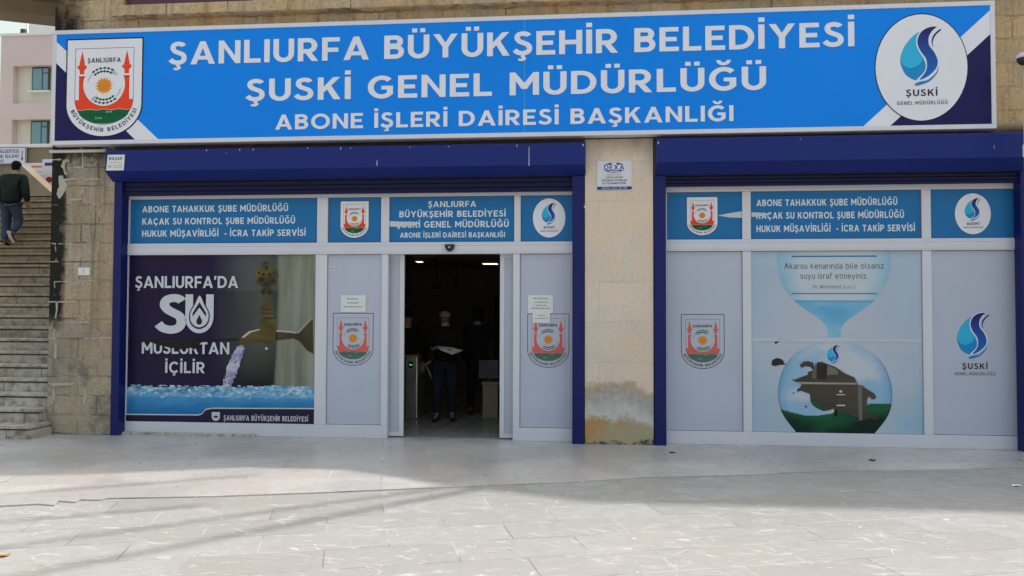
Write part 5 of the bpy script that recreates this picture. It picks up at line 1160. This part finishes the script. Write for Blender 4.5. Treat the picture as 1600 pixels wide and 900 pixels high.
# ------------------------------------------------------------------ people
SKIN = weathered('skin', (0.34, 0.20, 0.14), 0.55, 0.1, 8)
def skinned(name, J, E, root, mats, parent, xf, sub=2, region=None):
    names = [n for n in J if any(n in e for e in E)]; idx = {n: i for i, n in enumerate(names)}
    me = bpy.data.meshes.new(name); me.from_pydata([J[n][0] for n in names], [(idx[p], idx[q]) for p, q in E], [])
    o = bpy.data.objects.new(name, me); COL.objects.link(o)
    o.modifiers.new('skin', 'SKIN')
    for n in names:
        r = J[n][1]; r = r if isinstance(r, tuple) else (r, r)
        me.skin_vertices[0].data[idx[n]].radius = r; me.skin_vertices[0].data[idx[n]].use_root = (n == root)
    sm = o.modifiers.new('sub', 'SUBSURF'); sm.levels = sub; sm.render_levels = sub
    bpy.context.view_layer.update(); dg = bpy.context.evaluated_depsgraph_get()
    m2_ = bpy.data.meshes.new_from_object(o.evaluated_get(dg)); COL.objects.unlink(o); bpy.data.objects.remove(o)
    m2_.name = name; m2_.transform(xf)
    m2_.materials.clear()
    for m in mats: m2_.materials.append(m)
    for p in m2_.polygons: p.use_smooth = True
    return link(bpy.data.objects.new(name, m2_), parent)
def person(label, loc, rz, J, top_m, leg_m, hair_m, shoe_m, sole_m, hair, scale=1.0, fingers=True, beard=None, group=None, bulk=1.0, face=True):
    e = empty('person', loc, label, 'person', group)
    xf = Matrix.Translation(Vector(loc)) @ Matrix.Rotation(rz, 4, 'Z') @ Matrix.Scale(scale, 4)
    arms = []
    for s in 'lr': arms += [('chest', 'sho_'+s), ('sho_'+s, 'elb_'+s), ('elb_'+s, 'wri_'+s)]
    E = [('pelvis', 'waist'), ('waist', 'chest'), ('chest', 'neck0'), ('neck0', 'neck1'), ('neck1', 'head0'), ('head0', 'head1'), ('head1', 'head2')] + arms
    for s in 'lr': E += [('pelvis', 'hip_'+s), ('hip_'+s, 'kne_'+s), ('kne_'+s, 'ank_'+s), ('ank_'+s, 'toe_'+s), ('wri_'+s, 'pal_'+s)]
    JB = {k: (Vector(v[0]), tuple(q*(0.5 if k[:3] in ('pel', 'hip', 'wai', 'kne') else 0.75) for q in (v[1] if isinstance(v[1], tuple) else (v[1], v[1]))) if not k.startswith(('head', 'neck', 'pal', 'wri')) else v[1]) for k, v in J.items()}
    for s in 'lr':
        w, p = Vector(J['wri_'+s][0]), Vector(J['pal_'+s][0]); d = (p-w).normalized(); side = d.cross(Vector((0, 0, 1)))
        side = side.normalized() if side.length > 0.1 else Vector((1, 0, 0))
        up = side.cross(d)
        for f in range(4):
            b = p + side*(f-1.5)*0.021; L = (0.062, 0.074, 0.07, 0.055)[f]
            JB[f'f{f}a_{s}'] = (b + d*0.028, 0.0095); JB[f'f{f}b_{s}'] = (b + d*(0.03+L*0.55) - up*0.010, 0.0085); JB[f'f{f}c_{s}'] = (b + d*(0.025+L*0.9) - up*0.03, 0.007)
            E += [('pal_'+s, f'f{f}a_{s}'), (f'f{f}a_{s}', f'f{f}b_{s}'), (f'f{f}b_{s}', f'f{f}c_{s}')]
        ins = -1 if s == 'l' else 1
        JB['ta_'+s] = (w + d*0.035 - side*0.035*ins, 0.011); JB['tb_'+s] = (w + d*0.075 - side*0.052*ins - up*0.012, 0.009)
        E += [('wri_'+s, 'ta_'+s), ('ta_'+s, 'tb_'+s)]
    body = skinned('body', JB, E, 'pelvis', [SKIN], e, xf)
    ET = [('pelvis', 'waist'), ('waist', 'chest'), ('chest', 'neck0')] + arms
    JT = {k: (Vector(v[0]), tuple(q*1.07*bulk+0.006 for q in (v[1] if isinstance(v[1], tuple) else (v[1], v[1])))) for k, v in J.items()}
    JT['neck0'] = (Vector(J['neck0'][0]), 0.082); JT['pelvis'] = (Vector(J['pelvis'][0]) - Vector((0, 0, 0.10)), tuple(q*1.10 for q in JT['pelvis'][1]))
    skinned('jacket', JT, ET, 'pelvis', [top_m], e, xf)
    EL = []
    for s in 'lr': EL += [('pelvis', 'hip_'+s), ('hip_'+s, 'kne_'+s), ('kne_'+s, 'cuf_'+s)]
    JL = {k: (Vector(v[0]), tuple(q*1.08 for q in (v[1] if isinstance(v[1], tuple) else (v[1], v[1])))) for k, v in J.items()}
    JL['pelvis'] = (Vector(J['pelvis'][0]), tuple(q*0.95 for q in (J['pelvis'][1])))
    for s in 'lr':
        k_, a_ = Vector(J['kne_'+s][0]), Vector(J['ank_'+s][0]); JL['cuf_'+s] = (a_ + (k_-a_)*0.06, 0.062)
    skinned('trousers', JL, EL, 'pelvis', [leg_m], e, xf)
    for s in 'lr':
        a_, t_ = Vector(J['ank_'+s][0]), Vector(J['toe_'+s][0]); d = (t_-a_); d = d.normalized()
        dn = d.cross(Vector((1, 0, 0))).normalized(); dn = dn if dn.z < 0 or abs(dn.z) < 0.2 else -dn
        JS = {'h': (a_ - d*0.055 + dn*0.03, (0.042, 0.038)), 'm': (a_ + d*0.05 + dn*0.030, (0.046, 0.04)), 't': (t_ + d*0.02 + dn*0.005, (0.044, 0.03)), 'u': (a_ + dn*-0.01, 0.045)}
        sh = skinned('shoe', JS, [('h', 'm'), ('m', 't'), ('h', 'u')], 'h', [shoe_m], e, xf)
        JO = {'h': (a_ - d*0.075 + dn*0.066, (0.040, 0.013)), 'm': (a_ + d*0.05 + dn*0.066, (0.044, 0.013)), 't': (t_ + d*0.05 + dn*0.034, (0.042, 0.012))}
        so = skinned('sole', JO, [('h', 'm'), ('m', 't')], 'h', [sole_m], sh, xf)
    h1 = Vector(J['head1'][0])
    if hair: 
        hb = MB()
        for c, r, sx, sy, sz in hair: hb.ball(h1 + Vector(c), r, sx, sy, sz, 20)
        bmesh.ops.transform(hb.bm, matrix=xf, verts=hb.bm.verts)
        for v in hb.bm.verts: v.co += v.normal*0.006*noise.noise(v.co*45)
        hb.build('hair', hair_m, e)
    for sx in (-1, 1): MB().ball(h1 + Vector((sx*0.078, -0.005, -0.012)), 0.026, 0.45, 0.8, 1.15, 12).build('ear', SKIN, e, xf)
    MB().ball(h1 + Vector((0, 0.095, -0.018)), 0.016, 0.9, 1.2, 1.5, 10).build('nose', SKIN, e, xf)
    if face:
        for sx in (-1, 1): MB().ball(h1 + Vector((sx*0.033, 0.083, 0.008)), 0.0105, 1, 0.6, 0.55, 10).build('eye', M['black'], e, xf)
        mo = MB(); mo.ball(h1 + Vector((0, 0.083, -0.062)), 0.022, 1, 0.4, 0.28, 10); mo.build('mouth', M['lips'], e, xf)
    if beard:
        bb = MB(); bb.ball(h1 + Vector((0, 0.038, -0.082)), 0.062, 1.02, 0.92, 0.7, 16); bb.build('beard', beard, e, xf)
    return e
M['lips'] = mat('lips', (0.30, 0.12, 0.10), 0.5)
def fabric(name, base, scale=60):
    m = mat(name, base, 0.95, 0, 0.15); t = NT(m); c = t.coord()
    n = t.noise(c, 6, 5); n2 = t.noise(c, scale*3, 3)
    col = t.mix(t.ramp(n, 0.35, 0.7, 0, 0.6), base, tuple(q*0.5 for q in base)); col = t.mix(t.ramp(n2, 0.45, 0.7, 0, 0.4), col, tuple(min(1, q*1.5) for q in base))
    t.color(col); t.bump(t.math('ADD', t.math('MULTIPLY', n, 1.0), t.math('MULTIPLY', n2, 0.2)), 0.8, 0.03); return m
F_GREEN = fabric('green_knit', (0.016, 0.030, 0.025)); F_JEAN = fabric('blue_denim', (0.05, 0.078, 0.125)); F_DARK = fabric('dark_coat', (0.018, 0.015, 0.013)); F_JEAN2 = fabric('dark_denim', (0.02, 0.028, 0.05)); F_BLACK = fabric('black_cloth', (0.014, 0.014, 0.015))
HAIR = fabric('dark_hair', (0.012, 0.010, 0.009)); GREYH = fabric('grey_hair', (0.12, 0.11, 0.10)); SHOE = fabric('dark_shoe', (0.03, 0.03, 0.032)); SOLE = mat('pale_sole', (0.55, 0.55, 0.50), 0.7); SOLED = mat('dark_sole', (0.04, 0.04, 0.04), 0.7)

# man climbing the stairs, seen from behind (local +y = the way he faces)
kst = 17
yst = step_y(kst)+0.17; xst = P(22, 380, yst)[0]
dr = ray(14, 381); tt = (yst+CAM_D)/dr.y; zst = (CAM_P + dr*tt).z
kst = min(range(1, NST+1), key=lambda k: abs(PZ(14, 382, step_y(k)+0.16)-RISE*k)); yst = step_y(kst)+0.16; zst = RISE*kst
xst = PX(13, 380, yst)
J = {'pelvis': ((0.0, 0.05, 0.93), (0.16, 0.13)), 'waist': ((0.0, 0.07, 1.10), (0.185, 0.145)), 'chest': ((0.0, 0.13, 1.34), (0.20, 0.14)), 'neck0': ((0.0, 0.165, 1.49), 0.075), 'neck1': ((0.0, 0.185, 1.555), 0.062),
     'head0': ((0.0, 0.205, 1.60), 0.072), 'head1': ((0.0, 0.215, 1.675), (0.085, 0.095)), 'head2': ((0.0, 0.205, 1.745), 0.068),
     'sho_l': ((-0.205, 0.13, 1.40), 0.088), 'elb_l': ((-0.29, 0.11, 1.13), 0.068), 'wri_l': ((-0.28, 0.22, 0.92), 0.042), 'pal_l': ((-0.275, 0.25, 0.85), (0.042, 0.024)),
     'sho_r': ((0.205, 0.13, 1.40), 0.088), 'elb_r': ((0.285, 0.07, 1.13), 0.068), 'wri_r': ((0.275, 0.17, 0.92), 0.042), 'pal_r': ((0.27, 0.20, 0.85), (0.042, 0.024)),
     'hip_l': ((-0.09, 0.05, 0.84), 0.112), 'kne_l': ((-0.11, 0.10, 0.46), 0.085), 'ank_l': ((-0.10, 0.02, 0.10), 0.05), 'toe_l': ((-0.115, 0.17, 0.055), 0.035),
     'hip_r': ((0.09, 0.05, 0.84), 0.112), 'kne_r': ((0.115, 0.16, 0.50), 0.085), 'ank_r': ((0.12, -0.10, 0.27), 0.05), 'toe_r': ((0.13, -0.02, 0.125), 0.035)}
person('person in a dark green jumper and blue jeans climbing the stairs, seen from behind', (xst, yst, zst), R(4), J, F_GREEN, F_JEAN, HAIR, SHOE, SOLE,
       [((0, -0.012, 0.022), 0.102, 0.90, 1.0, 0.95), ((0, -0.045, -0.03), 0.082, 0.9, 0.75, 0.9)], scale=1.05, bulk=1.06)

# man in the doorway looking down at papers (faces the camera)
xm_, ym_ = G(695, 657)
J2 = {'pelvis': ((0, 0, 0.93), (0.16, 0.12)), 'waist': ((0, 0.01, 1.10), (0.165, 0.125)), 'chest': ((0, 0, 1.32), (0.185, 0.125)), 'neck0': ((0, 0.01, 1.47), 0.072), 'neck1': ((0, 0.03, 1.535), 0.06),
      'head0': ((0, 0.055, 1.585), 0.07), 'head1': ((0, 0.07, 1.655), (0.08, 0.09)), 'head2': ((0, 0.06, 1.72), 0.064),
      'sho_l': ((-0.195, 0, 1.39), 0.078), 'elb_l': ((-0.27, 0.03, 1.11), 0.06), 'wri_l': ((-0.15, 0.27, 1.10), 0.038), 'pal_l': ((-0.105, 0.335, 1.11), (0.04, 0.022)),
      'sho_r': ((0.195, 0, 1.39), 0.078), 'elb_r': ((0.27, 0.03, 1.11), 0.06), 'wri_r': ((0.16, 0.26, 1.12), 0.038), 'pal_r': ((0.12, 0.325, 1.14), (0.04, 0.022)),
      'hip_l': ((-0.095, 0, 0.86), 0.112), 'kne_l': ((-0.11, 0.05, 0.48), 0.075), 'ank_l': ((-0.115, -0.01, 0.09), 0.045), 'toe_l': ((-0.135, 0.14, 0.04), 0.034),
      'hip_r': ((0.095, 0, 0.86), 0.112), 'kne_r': ((0.11, 0.10, 0.49), 0.075), 'ank_r': ((0.115, 0.10, 0.09), 0.045), 'toe_r': ((0.135, 0.25, 0.04), 0.034)}
person('bearded person in a dark open jacket and jeans inside the doorway reading papers', (xm_, ym_, 0.004), R(180+4), J2, F_DARK, F_JEAN2, HAIR, SHOE, SOLED,
       [((0, -0.03, 0.03), 0.092, 0.92, 0.95, 0.9)], beard=GREYH)
rotm = Matrix.Translation(Vector((xm_, ym_, 0.004))) @ Matrix.Rotation(R(184), 4, 'Z')
pv = [(-0.30, 0.30, 1.105), (-0.16, 0.48, 1.05), (0.03, 0.44, 1.12), (0.10, 0.28, 1.165), (-0.10, 0.30, 1.15)]
me = bpy.data.meshes.new('paper_sheets'); bm = bmesh.new(); top = [bm.verts.new(rotm @ Vector(p)) for p in pv]; bot = [bm.verts.new(rotm @ Vector((p[0], p[1], p[2]-0.006))) for p in pv]
bm.faces.new(top); bm.faces.new(bot[::-1])
for i in range(5): bm.faces.new((top[i], bot[i], bot[(i+1) % 5], top[(i+1) % 5]))
bmesh.ops.recalc_face_normals(bm, faces=bm.faces); bm.to_mesh(me); bm.free(); me.materials.append(M['paper'])
tag(link(bpy.data.objects.new('paper_sheets', me)), 'sheaf of white papers held by the bearded person in the doorway', 'papers')
# darker figures further in
J3 = {k: v for k, v in J2.items()}
J3['wri_l'] = ((-0.24, 0.12, 0.88), 0.038); J3['pal_l'] = ((-0.24, 0.15, 0.81), (0.04, 0.022)); J3['elb_r'] = ((0.36, 0.02, 1.22), 0.06); J3['wri_r'] = ((0.50, 0.20, 1.17), 0.038); J3['pal_r'] = ((0.55, 0.25, 1.17), (0.04, 0.022))
y3 = 2.6; x3 = PX(746, 560, y3)
person('person in black seen from behind at the counter, deep in the dark hall', (x3, y3, 0.004), R(-6), J3, F_BLACK, F_BLACK, HAIR, SHOE, SOLED,
       [((0, -0.02, 0.03), 0.105, 0.95, 1.0, 1.0), ((0, -0.03, -0.06), 0.10, 1.0, 0.8, 1.2)])
y4 = 2.3; x4 = PX(636, 560, y4)
person('person in black behind the turnstile, half hidden by the left door leaf', (x4, y4, 0.004), R(200), J3, F_BLACK, F_BLACK, HAIR, SHOE, SOLED,
       [((0, -0.02, 0.03), 0.10, 0.95, 1.0, 1.0)], scale=0.97)

# ------------------------------------------------------------------ things inside the hall
xt, yt = G(642, 655.5)
ts = empty('turnstile', (xt, yt, 0.004), 'slim steel turnstile post with a green arrow light inside the doorway', 'turnstile')
MB().box(xt-0.10, xt+0.10, yt, yt+0.75, 0.004, 0.985, 0.018).build('cabinet', M['steel'], ts)
MB().box(xt-0.115, xt+0.115, yt-0.012, yt+0.765, 0.9855, 1.01, 0.008).build('top_plate', M['steel'], ts)
xi, zi = P(642, 570, yt)
MB().prism(arc(xi, zi, 0.042, 0.055, 0, 360, 20)[:-1], yt-0.006, yt-0.0005, 'y').build('display', M['black'], ts)
MB().prism([(xi-0.026, zi), (xi-0.004, zi+0.020), (xi-0.004, zi+0.007), (xi+0.026, zi+0.007), (xi+0.026, zi-0.007), (xi-0.004, zi-0.007), (xi-0.004, zi-0.020)], yt-0.009, yt-0.0065, 'y').build('arrow_light', M['green_led'], ts)
for k in range(3):
    an = R(90+120*k); MB().tube([(xt+0.105, yt+0.35, 0.86), (xt+0.16, yt+0.35, 0.84), (xt+0.30, yt+0.35+0.28*math.cos(an)*0.5, 0.82+0.22*math.sin(an)-0.1)], 0.016, 8).build('arm', M['steel'], ts)
yd = 2.2
dk = empty('reception_desk', (PX(785, 600, yd), yd, 0.004), 'low dark desk with a pale leg panel at the right of the hall', 'desk')
dx0, dx1 = PX(752, 600, yd), PX(752, 600, yd)+1.7
MB().box(dx0, dx1, yd, yd+0.75, PZ(760, 597, yd)-0.04, PZ(760, 597, yd), 0.006).build('desk_top', M['room'], dk)
MB().box(dx0+0.02, dx0+0.26, yd+0.03, yd+0.7, 0.004, PZ(760, 597, yd)-0.042).build('side_panel', M['room'], dk)
MB().box(dx0+0.28, dx1-0.03, yd+0.6, yd+0.64, 0.1, PZ(760, 597, yd)-0.042).build('back_panel', M['room_dark'], dk)
NVY = weathered('navy_monitor', (0.02, 0.025, 0.07), 0.4, 0.1)
mx0, mz1 = P(748, 562, yd+0.2); mx1, mz0 = P(779, 592, yd+0.2)
mo_ = empty('monitor', ((mx0+mx1)/2, yd+0.2, mz0), 'dark blue backed monitor standing on the reception desk', 'monitor')
MB().box(mx0, mx1, yd+0.18, yd+0.22, mz0, mz1, 0.008).build('screen', NVY, mo_)
zdt = PZ(760, 597, yd)
MB().box((mx0+mx1)/2-0.02, (mx0+mx1)/2+0.02, yd+0.222, yd+0.25, zdt+0.012, mz1-0.1).build('stand', M['black'], mo_)
MB().box((mx0+mx1)/2-0.1, (mx0+mx1)/2+0.1, yd+0.15, yd+0.32, zdt+0.001, zdt+0.0115).build('foot', M['black'], mo_)
yl = 4.2
zcl = RH
for (u, v, du, lab) in ((655.5, 408.3, 4.0, 'small lit round ceiling lamp seen at the left of the dark doorway'), (766, 411.5, 11, 'long lit ceiling lamp seen at the right of the dark doorway')):
    d_ = ray(u, v); t_ = (RH-0.02-CAM_H)/d_.z; q = CAM_P + d_*t_; hw_ = du/F_PX*t_
    le = empty('ceiling_lamp', (q.x, q.y, RH), lab, 'lamp', None)
    MB().box(q.x-hw_-0.02, q.x+hw_+0.02, q.y-0.14, q.y+0.14, RH-0.03, RH-0.001, 0.004).build('housing', M['frame'], le)
    MB().box(q.x-hw_, q.x+hw_, q.y-0.12, q.y+0.12, RH-0.036, RH-0.0305).build('diffuser', M['lamp'], le)
for (u0, v0, u1, v1, y, lab) in ((674, 442, 690, 452, 4.0, 'small dark hanging sign nearest the middle of the dark hall'), (646, 397, 682, 400.5, 3.0, 'flat pale panel hanging under the ceiling at the left of the hall'), (630, 449, 637, 475, 3.4, 'blue hanging sign at the left edge of the doorway'), (709, 432, 717, 450, 5.0, 'narrow dark hanging sign right of the middle one'), (736, 420, 745, 444, 5.0, 'narrow dark hanging sign at the right of the hall')):
    x0, z1 = P(u0, v0, y); x1, z0 = P(u1, v1, y)
    he = empty('hanging_sign', ((x0+x1)/2, y, z0), lab, 'sign')
    MB().box(x0, x1, y, y+0.03, z0, min(z1, RH-0.06), 0.004).build('panel', NVY if 'blue' in lab else (M['room'] if 'pale' in lab else M['black']), he)
    rd = MB(); rd.tube([((x0+x1)/2, y+0.015, min(z1, RH-0.06)-0.002), ((x0+x1)/2, y+0.015, RH)], 0.012, 6); rd.build('rod', M['black'], he)

# ------------------------------------------------------------------ litter on the pavement
LEAFM = fabric('dry_leaf', (0.06, 0.045, 0.03)); LEAFO = fabric('orange_leaf', (0.42, 0.24, 0.08))
def leaflet(label, u, v, w_, l_, rot, m, z=0.0, name='dry_leaf', cat='leaf'):
    x, y = G(u, v, z); b = MB()
    pts = [(-l_, 0), (-l_*0.5, w_*0.8), (0, w_), (l_*0.6, w_*0.6), (l_, 0), (l_*0.5, -w_*0.7), (-l_*0.2, -w_), (-l_*0.7, -w_*0.5)]
    vs = [b.bm.verts.new((p[0], p[1], 0.006+0.012*abs(math.sin(i*1.9)))) for i, p in enumerate(pts)]; c = b.bm.verts.new((0, 0, 0.004))
    vb = [b.bm.verts.new((p.co.x, p.co.y, p.co.z-0.003)) for p in vs]; cb = b.bm.verts.new((0, 0, 0.001))
    for i in range(8):
        b.bm.faces.new((c, vs[i], vs[(i+1) % 8])); b.bm.faces.new((cb, vb[(i+1) % 8], vb[i])); b.bm.faces.new((vs[i], vb[i], vb[(i+1) % 8], vs[(i+1) % 8]))
    bmesh.ops.recalc_face_normals(b.bm, faces=b.bm.faces)
    o = b.build(name, m, None, Matrix.Translation((x, y, z)) @ Matrix.Rotation(rot, 4, 'Z')); tag(o, label, cat)
leaflet('dark leaf on the pavement in front of the right shop poster', 1363, 720, 0.02, 0.045, 0.1, LEAFM)
leaflet('dark scrap on the pavement close to the pale pier and right rail', 1051, 708, 0.012, 0.045, 0.05, LEAFM)
leaflet('crumpled white paper scrap near the right edge of the pavement', 1588, 760, 0.03, 0.055, 0.4, M['paper'], -0.013, 'paper_scrap', 'litter')
leaflet('orange crumpled leaf at the lower left of the plaza', 6, 870, 0.02, 0.04, 0.8, LEAFO, -0.013)
leaflet('white paper scrap under the right end of the shopfront', 1588, 702.5, 0.03, 0.05, 0.0, M['paper'], 0.0, 'paper_scrap', 'litter')

# ------------------------------------------------------------------ unseen cables and pole, added to cast the streak shadows on the plaza
up_ = empty('added_pole', (-8.2, -9.6, 0), 'added off-frame timber pole carrying the shadow-casting cables', 'pole')
WOOD = weathered('pole_timber', (0.12, 0.09, 0.06), 0.9, 0.3, 3)
MB().tube([(-8.2, -9.6, -0.05), (-8.2, -9.6, 8.6)], [0.14, 0.10], 12).build('post', WOOD, up_)
MB().box(-9.2, -7.2, -9.66, -9.54, 8.0, 8.12, 0.01).build('crossarm', WOOD, up_)
k_ = 0.7071/math.tan(R(SUN_EL))
def cable(gA, gB, h0, h1, sag, lab, r):
    gA, gB = Vector(gA), Vector(gB); d = (gB-gA)
    pts = []
    for i in range(25):
        t = -1.4+4.4*i/24; h = h0+(h1-h0)*(t+1.4)/4.4 - sag*4*(i/24)*(1-i/24)
        pA = gA + d*t; p = (pA.x+k_*h, pA.y+k_*h, h)
        if p[1] < -0.17: pts.append(p)
    o = MB().tube(pts, r, 8).build('shadow_cable', M['black']); tag(o, lab, 'cable', 'added shadow-casting cables')
cable(G(16, 851), G(344, 807), 8.2, 7.4, 0.25, 'added off-frame shadow-casting cable hanging third nearest to the shopfront', 0.05)
cable(G(25, 898), G(437, 820), 8.2, 7.4, 0.2, 'added off-frame shadow-casting cable hanging farthest from the shopfront', 0.065)
cable(G(0, 813), G(110, 804), 8.2, 7.2, 0.15, 'added off-frame shadow-casting cable hanging second nearest to the shopfront', 0.045)
cable(G(40, 770), G(210, 757), 8.2, 7.2, 0.15, 'added off-frame shadow-casting cable hanging nearest to the shopfront', 0.04)
